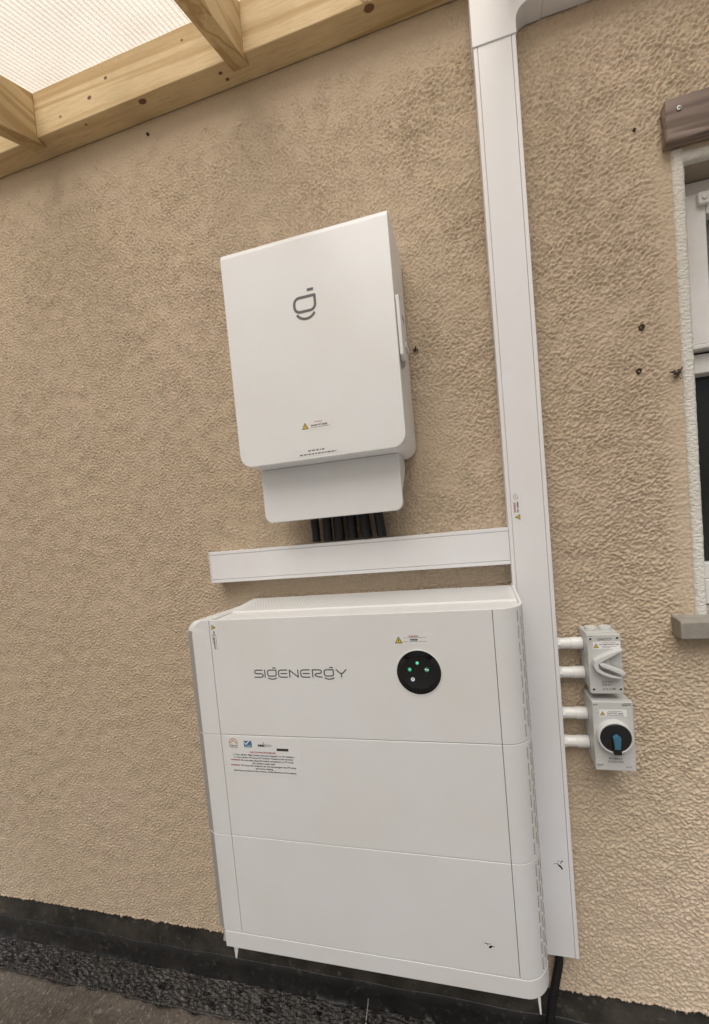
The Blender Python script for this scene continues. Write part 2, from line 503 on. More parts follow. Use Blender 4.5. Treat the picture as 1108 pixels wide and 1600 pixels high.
def render_wall():
    d = 0.0027
    nx = int(round((WX1 - WX0) / d)) + 1
    nz = int(round((WZ1 - WZ0) / d)) + 1
    xs = np.linspace(WX0, WX1, nx)
    zs = np.linspace(WZ0, WZ1, nz)
    X, Z = np.meshgrid(xs, zs)
    a = field(nx, nz, d, 1, 0.0140, 0.0078, 0.85)      # wormy, lying flat: right of the trunking
    b = field(nx, nz, d, 2, 0.0105, 0.0078, 0.70)     # finer dimples: left
    c = field(nx, nz, d, 3, 0.40, 0.40, 0.8)          # slow change in how thick it was sprayed
    e = field(nx, nz, d, 4, 0.09, 0.09, 0.7)
    mixf = np.clip((X + 0.15 + 0.12 * c) / 0.5, 0, 1)
    f2 = field(nx, nz, d, 12, 0.0082, 0.0066, 0.75)
    f3 = field(nx, nz, d, 13, 0.034, 0.020, 0.9)
    h = 0.80 * (a * mixf + b * (1 - mixf)) + 0.40 * f2 + (0.03 + 0.22 * mixf) * f3
    h = np.where(h > 0, np.tanh(h * 0.9), np.tanh(h * 1.25) * 1.25)
    amp = 0.0029 * (0.74 + 0.13 * mixf) * (1 + 0.07 * c + 0.10 * e)
    amp *= 0.40 + 0.60 * np.clip((2.54 + 0.03 * e - Z) / 0.16, 0, 1)        # trowelled smoother under the beam
    near = np.clip((X - 0.665 + 0.006 * e) / 0.035, 0, 1) * np.clip((2.09 - Z) / 0.05, 0, 1) * np.clip((Z - 0.84) / 0.05, 0, 1)
    amp *= 1 - 0.6 * near       # and beside the window
    Y = -(h * amp + 0.0006 * e * np.clip(amp / 0.002, 0, 1)) - 0.001
    rng = np.random.default_rng(9)
    jag = np.convolve(rng.standard_normal(nx + 8), np.ones(4) / 4, 'same')[4:-4][:nx]
    Z[0] += 0.0045 * jag                                                   # broken lower edge
    Y[0] += 0.002 * jag
    Y[1] -= 0.002
    co = np.stack([X, Y, Z], 2).reshape(-1, 3)
    idx = np.arange(nx * nz).reshape(nz, nx)
    q = np.stack([idx[:-1, :-1], idx[:-1, 1:], idx[1:, 1:], idx[1:, :-1]], 2)
    cx = (xs[:-1] + xs[1:]) / 2
    cz = (zs[:-1] + zs[1:]) / 2
    CX, CZ = np.meshgrid(cx, cz)
    keep = ~((CX > HX0) & (CX < HX1) & (CZ > HZ0) & (CZ < HZ1))
    q = q[keep]
    n0 = len(co)                                                            # the return under the lower edge
    back = co[:nx].copy(); back[:, 1] = 0.04; back[:, 2] -= 0.002
    co = np.concatenate([co, back])
    rb = np.arange(nx)
    qr = np.stack([idx[0, :-1], n0 + rb[:-1], n0 + rb[1:], idx[0, 1:]], 1)
    q = np.concatenate([q.reshape(-1, 4), qr])
    me = bpy.data.meshes.new('render_coat')
    me.vertices.add(len(co)); me.vertices.foreach_set('co', co.ravel().astype(np.float32))
    me.loops.add(len(q) * 4); me.loops.foreach_set('vertex_index', q.ravel().astype(np.int32))
    me.polygons.add(len(q))
    me.polygons.foreach_set('loop_start', np.arange(0, len(q) * 4, 4, dtype=np.int32))
    me.polygons.foreach_set('loop_total', np.full(len(q), 4, dtype=np.int32))
    me.update(calc_edges=True)
    me.polygons.foreach_set('use_smooth', np.ones(len(q), dtype=bool))
    me.materials.append(M['render'])
    o = bpy.data.objects.new('render_coat', me)
    COL.objects.link(o)
    o.parent = wall; o.matrix_parent_inverse = world_of(wall).inverted()
    return o
render_wall()

m = MB()                                            # the same coat farther along the house, out of the picture
m.box(-6.0, WX0, -0.0012, 0.04, WZ0, WZ1)
m.box(WX1, 5.0, -0.0012, 0.04, WZ0, HZ0)
m.box(HX1, 5.0, -0.0012, 0.04, HZ0, HZ1)
m.box(WX1, 5.0, -0.0012, 0.04, HZ1, WZ1)
m.box(-6.0, 5.0, -0.0010, 0.04, WZ1, 4.4)
m.build('render_coat', M['render_far'], wall, smooth=False)

m = MB()
m.box(-6.0, 5.0, 0.012, 0.30, GZ - 0.3, WZ0 + 0.03)
m.build('plinth', M['plinth'], wall, smooth=False)
m = MB()                                            # masonry behind the coat
m.box(-6.0, HX0 + 0.002, 0.045, 0.30, WZ0 + 0.031, 4.4)
m.box(HX1, 5.0, 0.045, 0.30, WZ0 + 0.031, 4.4)
m.box(HX0 + 0.002, HX1, 0.045, 0.30, WZ0 + 0.031, HZ0 - 0.005)
m.box(HX0 + 0.002, HX1, 0.16, 0.30, HZ1 + 0.002, 4.4)
m.build('masonry', M['soffit'], wall, smooth=False)

# window: lumpy white surround, soffit, sill, frame and panes
def lumpy_bar(mb, p0, p1, w0, w1, yf, yb, amp, n, seed, horiz):
    rng = np.random.default_rng(seed)
    k = 6
    sm = lambda a: np.convolve(a, np.ones(3) / 3, 'same')
    ed0 = sm(rng.standard_normal(n + 1)) * amp * 0.6
    ed1 = sm(rng.standard_normal(n + 1)) * amp
    vs, fs = [], []
    for i in range(n + 1):
        s = p0 + (p1 - p0) * i / n
        a, b = w0 + ed0[i], w1 + ed1[i]
        prof = [(a, 0.010)] + [(a + (b - a) * j / (k - 1), yf + rng.standard_normal() * amp * 0.55
                                + (0.004 if j in (0, k - 1) else 0)) for j in range(k)] + [(b + 0.001, yb)]
        for t, y in prof:
            vs.append((s, y, t) if horiz else (t, y, s))
    m_ = k + 2
    for i in range(n):
        for j in range(m_ - 1):
            fs.append((i * m_ + j, i * m_ + j + 1, (i + 1) * m_ + j + 1, (i + 1) * m_ + j))
    mb.add(vs, fs)
m = MB()
lumpy_bar(m, 0.908, 2.030, 0.7195, 0.7455, -0.006, 0.10, 0.0005, 420, 3, False)
m.build('window_surround', M['surround'], wall, angle=80)
m = MB()
lumpy_bar(m, 0.7390, 1.63, 2.026, 2.000, -0.0048, 0.012, 0.0005, 340, 5, True)
m.build('window_surround', M['surround'], wall, angle=80)
m = MB()
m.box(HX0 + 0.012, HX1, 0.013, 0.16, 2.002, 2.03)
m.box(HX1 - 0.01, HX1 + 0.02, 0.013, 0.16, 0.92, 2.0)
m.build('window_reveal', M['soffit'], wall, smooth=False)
m = MB()
m.prism_x([(-0.046, 0.858), (-0.046, 0.899), (-0.041, 0.905), (0.044, 0.915), (0.20, 0.918), (0.20, 0.858)], 0.667, 1.68)
m.build('window_sill', M['concrete'], wall, bevel=0.004)

win = empty('window', (1.15, 0.1, 0.92)); win.parent = wall; win.matrix_parent_inverse = world_of(wall).inverted()
FY = 0.070
m = MB()
m.box(0.748, 0.781, FY, FY + 0.07, 0.9185, 2.0)
m.box(1.545, 1.588, FY, FY + 0.07, 0.9185, 2.0)
m.box(0.7812, 1.5448, FY + 0.001, FY + 0.069, 1.952, 2.0)
m.box(0.7812, 1.5448, FY + 0.001, FY + 0.069, 1.523, 1.572)
m.box(0.7812, 1.5448, FY + 0.001, FY + 0.069, 0.9185, 0.985)
m.box(0.7813, 1.5447, FY + 0.006, FY + 0.060, 0.9855, 1.029)
m.build('window_frame', M['upvc'], win, bevel=0.003)
m = MB()
SY = FY - 0.016
m.box(0.764, 0.816, SY, SY + 0.05, 1.590, 1.960)
m.box(1.512, 1.564, SY, SY + 0.05, 1.590, 1.960)
m.box(0.8162, 1.5118, SY + 0.0005, SY + 0.0495, 1.906, 1.960)
m.box(0.8162, 1.5118, SY + 0.0005, SY + 0.0495, 1.590, 1.642)
m.box(0.763, 1.565, SY - 0.004, SY + 0.03, 1.578, 1.5895)
m.build('window_sash', M['upvc'], win, bevel=0.003)
m = MB()
m.box(0.8165, 1.5115, SY + 0.028, SY + 0.034, 1.6425, 1.9055)
m.build('pane', M['glass_frost'], win, smooth=False)
m = MB()
m.box(0.7815, 1.5445, FY + 0.034, FY + 0.040, 1.0295, 1.5225)
m.build('pane', M['glass'], win, smooth=False)
m = MB()
m.prism_y(rrect(0.795, 0.822, 1.925, 1.953, 0.005, 3), SY - 0.012, SY)
m.cyl((0.808, SY - 0.016, 1.939), (0.808, SY - 0.010, 1.939), 0.006, n=14)
m.build('hinge_cap', M['upvc'], win, bevel=0.002)
m = MB()                                            # the unlit room behind
m.add([(0.70, 0.31, 0.6), (1.70, 0.31, 0.6), (1.70, 0.31, 2.2), (0.70, 0.31, 2.2),
       (0.70, 1.6, 0.6), (1.70, 1.6, 0.6), (1.70, 1.6, 2.2), (0.70, 1.6, 2.2)],
      [(4, 5, 6, 7), (0, 4, 7, 3), (1, 2, 6, 5), (0, 1, 5, 4), (3, 7, 6, 2)])
m.build('room_beyond', M['dark_room'], win, smooth=False)

# drilled holes and brown plugs left in the render
for (x, z, r) in ((0.637, 1.636, 0.0065), (0.6255, 1.531, 0.0060), (-0.72, 2.512, 0.0042), (0.645, 2.104, 0.0034)):
    m = MB()
    m.ring_y(x, z, [(r * 1.25, 0.002), (r, -0.0050), (r * 0.62, -0.0052), (r * 0.5, -0.001)], 14)
    m.cyl((x, 0.001, z), (x, -0.0012, z), r * 0.6, n=12)
    m.build('wall_plug', M['plug'], wall)

# ------------------------------------------------------------------ bitumen strip where wall meets ground
def felt_strip():
    rng = np.random.default_rng(21)
    nx, prof = 760, []
    # across the strip: upstand on the plinth, fillet, stippled skirt, torn lip
    base = [(0.0122, -0.268), (0.0095, -0.270), (0.0085, -0.300), (0.0060, -0.330), (0.0010, -0.345)]
    n2 = 26
    skirt = []
    for i in range(n2 + 1):
        t = i / n2
        skirt.append((0.0010 - 0.051 * t ** 1.1, -0.345 - 0.062 * t))
    tail = [(-0.054, -0.4055), (-0.058, -0.410), (-0.060, -0.4195)]
    prof = base + skirt + tail
    k = len(prof)
    xs = np.linspace(-2.6, 2.4, nx)
    nzf = field(nx, 96, 0.0066, 5, 0.034, 0.022, 0.6)
    lowf = field(nx, 96, 0.0066, 6, 0.30, 0.30, 0.8)
    vs = np.empty((nx, k, 3))
    for j, (y, z) in enumerate(prof):
        st = max(0.0, min(1.0, (j - 4) / 4)) * max(0.0, min(1.0, (k - 3 - j) / 2))
        d = np.maximum(nzf[j * 2], -0.6) * 0.0030 * st
        wav = lowf[10] * (0.0004 if j < 5 else 0.0016)
        top = lowf[30] * 0.002 if j < 2 else 0.0
        vs[:, j, 0] = xs + (rng.standard_normal(nx) * 0.0005 if j > 5 else 0)
        vs[:, j, 1] = y - d * 0.8 - (np.abs(wav) if j >= 2 else 0)
        vs[:, j, 2] = z + d * 0.6 + top + (wav * 0.5 if j > 4 and j < k - 1 else 0)
    co = vs.reshape(-1, 3)
    idx = np.arange(nx * k).reshape(nx, k)
    return co, idx, k
co, idx, k = felt_strip()
strip = empty('bitumen_strip', (0, -0.03, GZ))
tag(strip, 'black stippled bitumen strip lapping from plinth down to the rough ground', 'flashing')
for (a, b, nm, mt) in ((0, 7, 'upstand', 'membrane'), (6, k, 'skirt', 'felt')):
    sub = idx[:, a:b]
    used = np.unique(sub)
    remap = -np.ones(idx.size, dtype=int); remap[used] = np.arange(len(used))
    s = remap[sub]
    fs = [(s[i, j], s[i, j + 1], s[i + 1, j + 1], s[i + 1, j]) for i in range(s.shape[0] - 1) for j in range(s.shape[1] - 1)]
    mb = MB(); mb.add(co[used], fs)
    mb.build(nm, M[mt], strip, angle=80)
m = MB()                                            # raised grey edge where the concrete was floated up to the strip
rng = np.random.default_rng(31)
n = 300
ew = field(n, 8, 0.0166, 8, 0.12, 0.12, 0.8)
vs, fs = [], []
for i in range(n + 1):
    x = -2.6 + 5.0 * i / n
    w = ew[2][i % n] * 0.005
    for (dy, dz) in ((-0.052, -0.002), (-0.056, 0.010), (-0.066, 0.012), (-0.078, 0.006), (-0.10, 0.002), (-0.13, -0.003)):
        vs.append((x, dy + w + random.uniform(-.001, .001), GZ + dz + (random.uniform(-.0012, .0012) if dz > 0 else 0)))
for i in range(n):
    for j in range(5):
        fs.append((i * 6 + j, (i + 1) * 6 + j, (i + 1) * 6 + j + 1, i * 6 + j + 1))
m.add(vs, fs)
tag(m.build('ground_edge', M['ground'], angle=80), kind='structure')
m = MB()                                            # thin pale paint dribble
pts = [(-0.255, 0.0070, -0.318), (-0.2565, 0.0035, -0.335), (-0.258, -0.004, -0.347), (-0.2590, -0.012, -0.357), (-0.2600, -0.028, -0.375), (-0.2605, -0.046, -0.398)]
m.tube(pts, [0.0006, 0.0011, 0.0007, 0.0013, 0.0012, 0.0014], 8)
m.build('paint_dribble', M['surround'], strip)

# ------------------------------------------------------------------ lean-to roof
roof = empty('lean_to_roof', (-0.75, -2.3, GZ))
tag(roof, 'pine lean-to roof frame with milky polycarbonate sheet fixed high on the wall', 'roof')
LZ = 2.550
m = MB(); m.box(-2.75, 1.02, -0.066, -0.0025, LZ, 2.690)
m.build('ledger_beam', M['timber_x'], roof, bevel=0.003)
SL = math.tan(R(24.3))
def raf(x0, x1):
    zb = lambda y: 2.5490 + (y + 0.036) * SL
    zt = lambda y: 2.6890 + (y + 0.066) * SL
    y1 = -2.40
    poly = [(-0.0665, zt(-0.0665)), (-0.0665, LZ - 0.0008), (-0.036, LZ - 0.0010), (y1, zb(y1)), (y1, zt(y1))]
    mb = MB(); mb.prism_x(poly, x0, x1)
    return mb
for x0 in (-2.615, -1.866, -1.1325, -0.3835, 0.366, 0.965):
    o = raf(x0, x0 + 0.0535).build('rafter', M['timber_y'], roof, bevel=0.0022)
m = MB()
zt = lambda y: 2.6925 + (y + 0.066) * SL
m.prism_x([(-0.004, zt(-0.004)), (-2.46, zt(-2.46)), (-2.46, zt(-2.46) + 0.016), (-0.004, zt(-0.004) + 0.016)], -2.72, 1.04)  # outer part is unseen, lengthened to darken the lower wall
sheet = m.build('roof_sheet', M['sheet'], roof, smooth=False)
m = MB()
q = -2.712
while q < 1.035:
    m.add([(q, -0.006, zt(-0.006) + 0.001), (q, -2.458, zt(-2.458) + 0.001), (q, -2.458, zt(-2.458) + 0.0055), (q, -0.006, zt(-0.006) + 0.0055)], [(0, 1, 2, 3)])
    m.add([(q + 0.0012, -0.006, zt(-0.006) + 0.001), (q + 0.0012, -2.458, zt(-2.458) + 0.001), (q + 0.0012, -2.458, zt(-2.458) + 0.0055), (q + 0.0012, -0.006, zt(-0.006) + 0.0055)], [(0, 1, 2, 3)])
    q += 0.0150
m.build('sheet_ribs', M['rib'], sheet, smooth=False, kind='stuff')
m = MB(); m.box(-2.70, 1.02, -2.40, -2.34, zt(-2.34) - 0.30, zt(-2.34) - 0.165)
m.build('eaves_beam', M['timber_x'], roof, bevel=0.003)
for x in (-2.66, 0.94):
    m = MB(); m.box(x - 0.045, x + 0.045, -2.3395, -2.25, GZ, zt(-2.25) - 0.165)
    m.build('post', M['timber_z'], roof, bevel=0.003)
for (x, y, z, rx, rz, pale, face) in (
        (-0.862, 0, 2.604, 0.0075, 0.0055, 0, 'f'), (-0.795, 0, 2.640, 0.006, 0.0045, 0, 'f'),
        (-0.98, 0, 2.585, 0.005, 0.004, 1, 'f'), (-0.52, 0, 2.652, 0.004, 0.003, 0, 'f'),
        (-0.14, 0, 2.64, 0.007, 0.006, 1, 'f'), (0.025, 0, 2.566, 0.015, 0.015, 1, 'f'),
        (-0.685, -0.052, 0, 0.013, 0.007, 0, 'b'), (-0.42, -0.045, 0, 0.006, 0.004, 0, 'b'), (-0.41, -0.026, 0, 0.006, 0.004, 0, 'b'),
        (-0.90, -0.052, 0, 0.004, 0.003, 0, 'b'), (0.03, -0.054, 0, 0.014, 0.009, 0, 'b')):
    m = MB()
    ring = [(math.cos(2 * math.pi * i / 14) * (1 + 0.12 * math.sin(3 * i)), math.sin(2 * math.pi * i / 14)) for i in range(14)]
    if face == 'f':
        vs = [(x + a * rx, -0.0665, z + b * rz) for a, b in ring] + [(x, -0.0672, z)]
    else:
        vs = [(x + a * rx, y + b * rz, LZ - 0.0006) for a, b in ring] + [(x, y, LZ - 0.0012)]
    m.add(vs, [(i, (i + 1) % 14, 14) for i in range(14)])
    m.build('knot', M['knot_pale' if pale else 'knot'], roof)

# ------------------------------------------------------------------ weathered board over the window
brd = empty('wooden_board', (1.2, -0.015, 2.034))
tag(brd, 'weathered brown wooden board screwed to the wall above the window', 'board')
m = MB(); m.box(0.7005, 1.75, -0.030, -0.0035, 2.034, 2.1295)
m.build('board', M['old_wood'], brd, bevel=0.0035)
m = MB()
m.ring_y(0.7275, 2.1005, [(0.0056, -0.0298), (0.0052, -0.0320), (0.0028, -0.0322), (0.0022, -0.0305), (0.0001, -0.0304)], 16)
m.build('screw', M['metal'], brd)

# ------------------------------------------------------------------ print helpers
DY = 0.00025
def tri_sign(parent, cx, cz, s, y, rot=0, name='warning_triangle'):
    """yellow triangle, black border and flash; s = side"""
    c, n_ = math.cos(R(rot)), math.sin(R(rot))
    pl = lambda a, b: (cx + a * c - b * n_, cz + a * n_ + b * c)
    h = s * 0.88
    def poly(k, yy):
        mb = MB()
        P = [(-s / 2 * k, -h * (0.36 * k)), (s / 2 * k, -h * (0.36 * k)), (0, h * 0.64 * k)]
        mb.add([(pl(*p)[0], yy, pl(*p)[1]) for p in P], [(0, 1, 2)])
        return mb
    poly(1.0, y - DY).build(name + '_border', M['ink'], parent, smooth=False)
    poly(0.72, y - 2 * DY).build(name, M['yellow'], parent, smooth=False)
    mb = MB()
    P = [(0.02, 0.30), (-0.10, 0.02), (-0.01, 0.04), (-0.05, -0.20), (0.09, 0.08), (0.0, 0.06)]
    mb.add([(pl(a * s, b * s)[0], y - 3 * DY, pl(a * s, b * s)[1]) for a, b in P], [(0, 1, 2, 5), (2, 3, 4, 5)])
    mb.build('flash_symbol', M['ink'], parent, smooth=False)

def dashes(name, x0, x1, z, h, y, mat, parent, seed, gap=0.18, unit=0.006):
    """lines of print too small to read"""
    rnd = random.Random(seed)
    mb = MB(); x = x0
    while x < x1:
        w = min(unit * rnd.uniform(0.5, 1.6), x1 - x)
        mb.add([(x, y, z), (x + w, y, z), (x + w, y, z + h), (x, y, z + h)], [(0, 1, 2, 3)])
        x += w + unit * gap * rnd.uniform(.7, 1.5)
    return mb.build(name, mat, parent, smooth=False)

def plate(name, x0, x1, z0, z1, y0, t, mat, parent, r=0.0015):
    mb = MB(); mb.prism_y(rrect(x0, x1, z0, z1, r, 3), y0 - t, y0)
    return mb.build(name, mat, parent, smooth=False)

# ------------------------------------------------------------------ cable trunking
def trunk_v(mb, x0, x1, z0, z1, d): mb.box(x0, x1, -d, -0.003, z0, z1)
tv = empty('cable_trunking', (0.333, -0.02, -0.01))
tag(tv, 'tall white vertical cable trunking running down beside the battery stack', 'trunking')
TX, TW, TZB, TZT = 0.2823, 0.1011, -0.0100, 2.366
m = MB()
m.box(TX, TX + 0.0098, -0.0500, -0.003, TZB, TZT)
m.box(TX + TW - 0.0098, TX + TW, -0.0500, -0.003, TZB, TZT)
m.box(TX + 0.0099, TX + TW - 0.0099, -0.0478, -0.003, TZB + 0.0005, TZT)
m.build('trunking_base', M['pvc'], tv, bevel=0.0012)
m = MB(); m.box(TX + 0.0108, TX + TW - 0.0108, -0.0498, -0.0479, TZB + 0.001, TZT)
m.build('trunking_lid', M['pvc'], tv, bevel=0.0008)
# elbow cover
EX0, EX1 = TX - 0.0022, TX + TW + 0.0022
ze, rin = TZT - 0.001, 0.036
zr = 2.4285                         # underside of the run that leaves to the right
xk = EX1 + rin
arc = [(xk - rin * math.cos(R(90 * i / 10)), zr - rin + rin * math.sin(R(90 * i / 10))) for i in range(11)]
poly = [(EX0, ze), (EX1, ze)] + arc + [(xk + 0.03, zr), (xk + 0.03, zr + 0.1055), (EX0 + 0.02, zr + 0.1055), (EX0, zr + 0.0855)]
m = MB(); m.prism_y(poly, -0.0525, -0.003)
m.build('elbow_cover', M['pvc'], tv, bevel=0.0016)
st = plate('warning_sticker', 0.2955, 0.3185, 1.181, 1.263, -0.0498, 0.0003, M['clear_sticker'], tv)
tri_sign(st, 0.3085, 1.1935, 0.0150, -0.0501, rot=90)
text('red_print', 'WARNING', 0.0075, 0.3040, 1.2055, -0.0504, M['ink_red'], st, rot=90, bold=0.0002, width=0.0265)
text('black_print', 'DC cables', 0.0060, 0.3108, 1.2055, -0.0504, M['ink'], st, rot=90, bold=0.0002, width=0.0275)
m = MB()
aa = [(0.3060 + 0.0062 * math.cos(R(t)) * -1, 1.2465 + 0.0075 * math.sin(R(t))) for t in range(-75, 76, 15)]
m.stroke(aa, 0.0010, -0.0504, lambda a, b: (a, b))
m.stroke([(0.3075, 1.2405), (0.3030, 1.2465), (0.3075, 1.2525)], 0.0010, -0.0504, lambda a, b: (a, b))
m.build('arch_logo', M['gold'], st, smooth=False)
text('logo_print', 'TREACY', 0.0036, 0.3112, 1.2395, -0.0504, M['ink_grey'], st, rot=90, width=0.0135)
def splat(name, parent, pieces, y):
    mb = MB()
    for (x, z, a, b, ang, h) in pieces:
        n = 9; vs = []
        for i in range(n):
            t = 2 * math.pi * i / n
            u, v = a * math.cos(t) * random.uniform(.75, 1.2), b * math.sin(t) * random.uniform(.75, 1.2)
            c, s_ = math.cos(R(ang)), math.sin(R(ang))
            vs.append((x + u * c - v * s_, y, z + u * s_ + v * c))
        vs.append((x, y - h, z))
        mb.add(vs, [(i, (i + 1) % n, n) for i in range(n)])
    return mb.build(name, M['hole'], parent, smooth=False)
splat('scuff_mark', tv, [(0.3500, 0.2490, 0.0080, 0.0024, -42, 0.001), (0.3545, 0.2430, 0.0022, 0.0040, 10, 0.001), (0.3560, 0.2630, 0.0026, 0.0020, 0, 0.0006),
                         (0.3525, 0.2585, 0.0016, 0.0022, 30, 0.0005), (0.3440, 0.2555, 0.0018, 0.0014, 0, 0.0005), (0.3385, 0.2550, 0.0014, 0.0018, 0, 0.0005),
                         (0.3465, 0.2625, 0.0012, 0.0020, 0, 0.0005)], -0.0499)

tt = empty('cable_trunking', (0.8, -0.02, zr))
tag(tt, 'white trunking leaving the top elbow to the right along the wall', 'trunking')
m = MB()
m.box(xk + 0.0305, 1.9, -0.050, -0.003, zr + 0.0020, zr + 0.0115)
m.box(xk + 0.0305, 1.9, -0.050, -0.003, zr + 0.0935, zr + 0.1030)
m.box(xk + 0.0305, 1.9, -0.042, -0.003, zr + 0.0116, zr + 0.0934)
m.build('trunking_base', M['pvc'], tt, bevel=0.0012)
m = MB(); m.box(xk + 0.0305, 1.9, -0.0498, -0.0425, zr + 0.0128, zr + 0.0922)
m.build('trunking_lid', M['pvc'], tt, bevel=0.0008)

th = empty('cable_trunking', (-0.17, -0.02, 1.0715))
tag(th, 'short horizontal white trunking between the cabinet and the battery stack', 'trunking')
HX, HA, HB = -0.627, 1.0715, 1.1695
m = MB()
m.box(HX + 0.0032, TX - 0.0004, -0.0498, -0.003, HA, HA + 0.0098)
m.box(HX + 0.0032, TX - 0.0004, -0.0498, -0.003, HB - 0.0098, HB)
m.box(HX + 0.0032, TX - 0.0004, -0.0476, -0.003, HA + 0.0099, HB - 0.0099)
m.build('trunking_base', M['pvc'], th, bevel=0.0012)
m = MB(); m.box(HX + 0.0036, TX - 0.0012, -0.0496, -0.0477, HA + 0.0108, HB - 0.0108)
m.build('trunking_lid', M['pvc'], th, bevel=0.0008)
m = MB(); m.box(HX, HX + 0.0030, -0.0506, -0.003, HA - 0.0008, HB + 0.0008)
m.build('end_cap', M['pvc'], th, bevel=0.001)

# ------------------------------------------------------------------ wall cabinet
cab = empty('wall_cabinet', (-0.172, -0.01, 1.24))
tag(cab, 'large white metal electrical cabinet with grey emblem hung high on the wall', 'cabinet')
GX0, GX1, GZ0, GZ1, GY = -0.3962, 0.0522, 1.3857, 1.9450, -0.1832
rt, CYB = 0.022, -0.012
low = [p_ for p_ in rrect(GX0, GX1, GZ0, GZ1, (0.034, 0.034, 0, 0), 8)][:-2]          # bottom, left corner to right corner
P = [(GX0, GZ1 - rt)] + low + [(GX1, GZ1 - rt)]
n = len(P)
m = MB()
vs = [(x, GY, z) for x, z in P] + [(x, CYB, z) for x, z in P]
fs = [tuple(range(n)), tuple(range(2 * n - 1, n - 1, -1))] + [(i, i + n, i + 1 + n, i + 1) for i in range(n - 1)]
A = [(GY + rt - rt * math.cos(R(90 * i / 7)), GZ1 - rt + rt * math.sin(R(90 * i / 7))) for i in range(1, 8)]
b0 = len(vs)
for (y, z) in A: vs += [(GX0, y, z), (GX1, y, z)]
vs += [(GX0, CYB, GZ1), (GX1, CYB, GZ1)]
L_ = [0] + [b0 + 2 * i for i in range(8)]
R_ = [n - 1] + [b0 + 1 + 2 * i for i in range(8)]
for i in range(8): fs.append((L_[i], R_[i], R_[i + 1], L_[i + 1]))
fs += [tuple(L_ + [n]), tuple(R_ + [2 * n - 1]), (n, L_[-1], R_[-1], 2 * n - 1)]
m.add(vs, fs)
body = m.build('housing', M['white2'], cab, bevel=0.0022, angle=32)
body.modifiers['bevel'].angle_limit = R(45)
LX0, LX1, LY = -0.3755, 0.0200, -0.121
m = MB(); m.prism_y(rrect(LX0, LX1, 1.2385, GZ0 - 0.0006, (0.022, 0.022, 0, 0), 6), LY, LY + 0.014)
m.build('terminal_cover', M['white2'], cab, bevel=0.0014)
m = MB(); m.prism_x([(LY + 0.0145, GZ0 - 0.0008), (-0.030, GZ0 - 0.0008), (-0.030, 1.352), (-0.044, 1.336), (LY + 0.026, 1.292), (LY + 0.0145, 1.282)], LX0 + 0.0015, LX1 - 0.0012)
m.build('terminal_box', M['white2'], cab, bevel=0.002)
m = MB(); m.box(-0.33, -0.02, -0.0118, -0.0025, 1.45, 1.88)
m.build('mounting_bracket', M['metal'], cab, smooth=False)
# handle on the right side
m = MB(); m.prism_x([(-0.181, 1.733), (-0.150, 1.742), (-0.092, 1.738), (-0.086, 1.640), (-0.092, 1.612), (-0.160, 1.575), (-0.180, 1.592)], GX1 + 0.0002, GX1 + 0.0012)
m.build('handle_recess', M['side_grey'], cab, smooth=False)
m = MB(); m.prism_x([(-0.181, 1.742), (-0.128, 1.716), (-0.122, 1.700), (-0.148, 1.688), (-0.142, 1.625), (-0.135, 1.612), (-0.165, 1.592), (-0.178, 1.604)], GX1 + 0.0014, GX1 + 0.0105)
m.build('handle', M['white2'], cab, bevel=0.002)
m = MB(); m.prism_x([(-0.150, 1.712), (-0.130, 1.708), (-0.128, 1.698), (-0.150, 1.700)], GX1 + 0.0106, GX1 + 0.0112)
m.build('handle_slot', M['core'], cab, smooth=False)
m = MB(); m.box(GX1, GX1 + 0.004, -0.062, -0.016, 1.672, 1.686)
m.build('latch', M['white2'], cab, bevel=0.001)
for (y, z, l) in ((-0.10, 1.80, .03), (-0.07, 1.782, .035), (-0.12, 1.765, .02), (-0.05, 1.71, .03), (-0.04, 1.60, .02), (-0.07, 1.55, .025)):
    m = MB(); m.box(GX1 + 0.0001, GX1 + 0.0005, y - 0.006, y + 0.006, z - l / 2, z + l / 2)
    m.build('rating_mark', M['clear_sticker'], cab, smooth=False)
# emblem
em = MB()
pl = lambda a, b: (a, b)
w = 0.0078
yy = GY - 0.0003
cx, cz = -0.1730, 1.7660
body_pts = [(cx + 0.0270, cz + 0.0185)]
r = 0.014
for t in range(90, 181, 15): body_pts.append((cx - 0.0285 + r + r * math.cos(R(t)), cz + 0.0185 - r + r * math.sin(R(t))))
for t in range(180, 271, 15): body_pts.append((cx - 0.0285 + r + r * math.cos(R(t)), cz - 0.0160 + r + r * math.sin(R(t))))
for t in range(270, 361, 15): body_pts.append((cx + 0.0270 - r + r * math.cos(R(t)), cz - 0.0160 + r + r * math.sin(R(t))))
body_pts.append((cx + 0.0270, cz + 0.0185))
em.stroke(body_pts, 0.0068, yy, pl)
em.stroke([(cx + 0.0085, cz + 0.0335), (cx + 0.0255, cz + 0.0335)], 0.0070, yy, pl, round_ends=False)
sm = [(cx + 0.0245 * math.sin(R(t)) * 1.05, cz - 0.0300 + 0.0340 * (1 - math.cos(R(t))) * 0.62 - 0.0045) for t in range(-62, 63, 8)]
em.stroke([(a + 0.0005, b) for a, b in sm], 0.0066, yy, pl)
em.build('emblem', M['logo'], cab, smooth=False)
st = plate('warning_sticker', -0.2135, -0.1345, 1.4570, 1.4820, GY, 0.0003, M['sticker'], cab)
tri_sign(st, -0.2030, 1.4680, 0.0185, GY - 0.0003)
text('red_print', 'WARNING', 0.0052, -0.1670, 1.4755, GY - 0.0006, M['ink_red'], st, 'CENTER', width=0.021)
text('black_print', 'Inverter AC Supply', 0.0062, -0.1650, 1.4675, GY - 0.0006, M['ink'], st, 'CENTER', bold=0.0002, width=0.044)
dashes('small_print', -0.190, -0.137, 1.4632, 0.0011, GY - 0.0006, M['ink_grey'], st, 3)
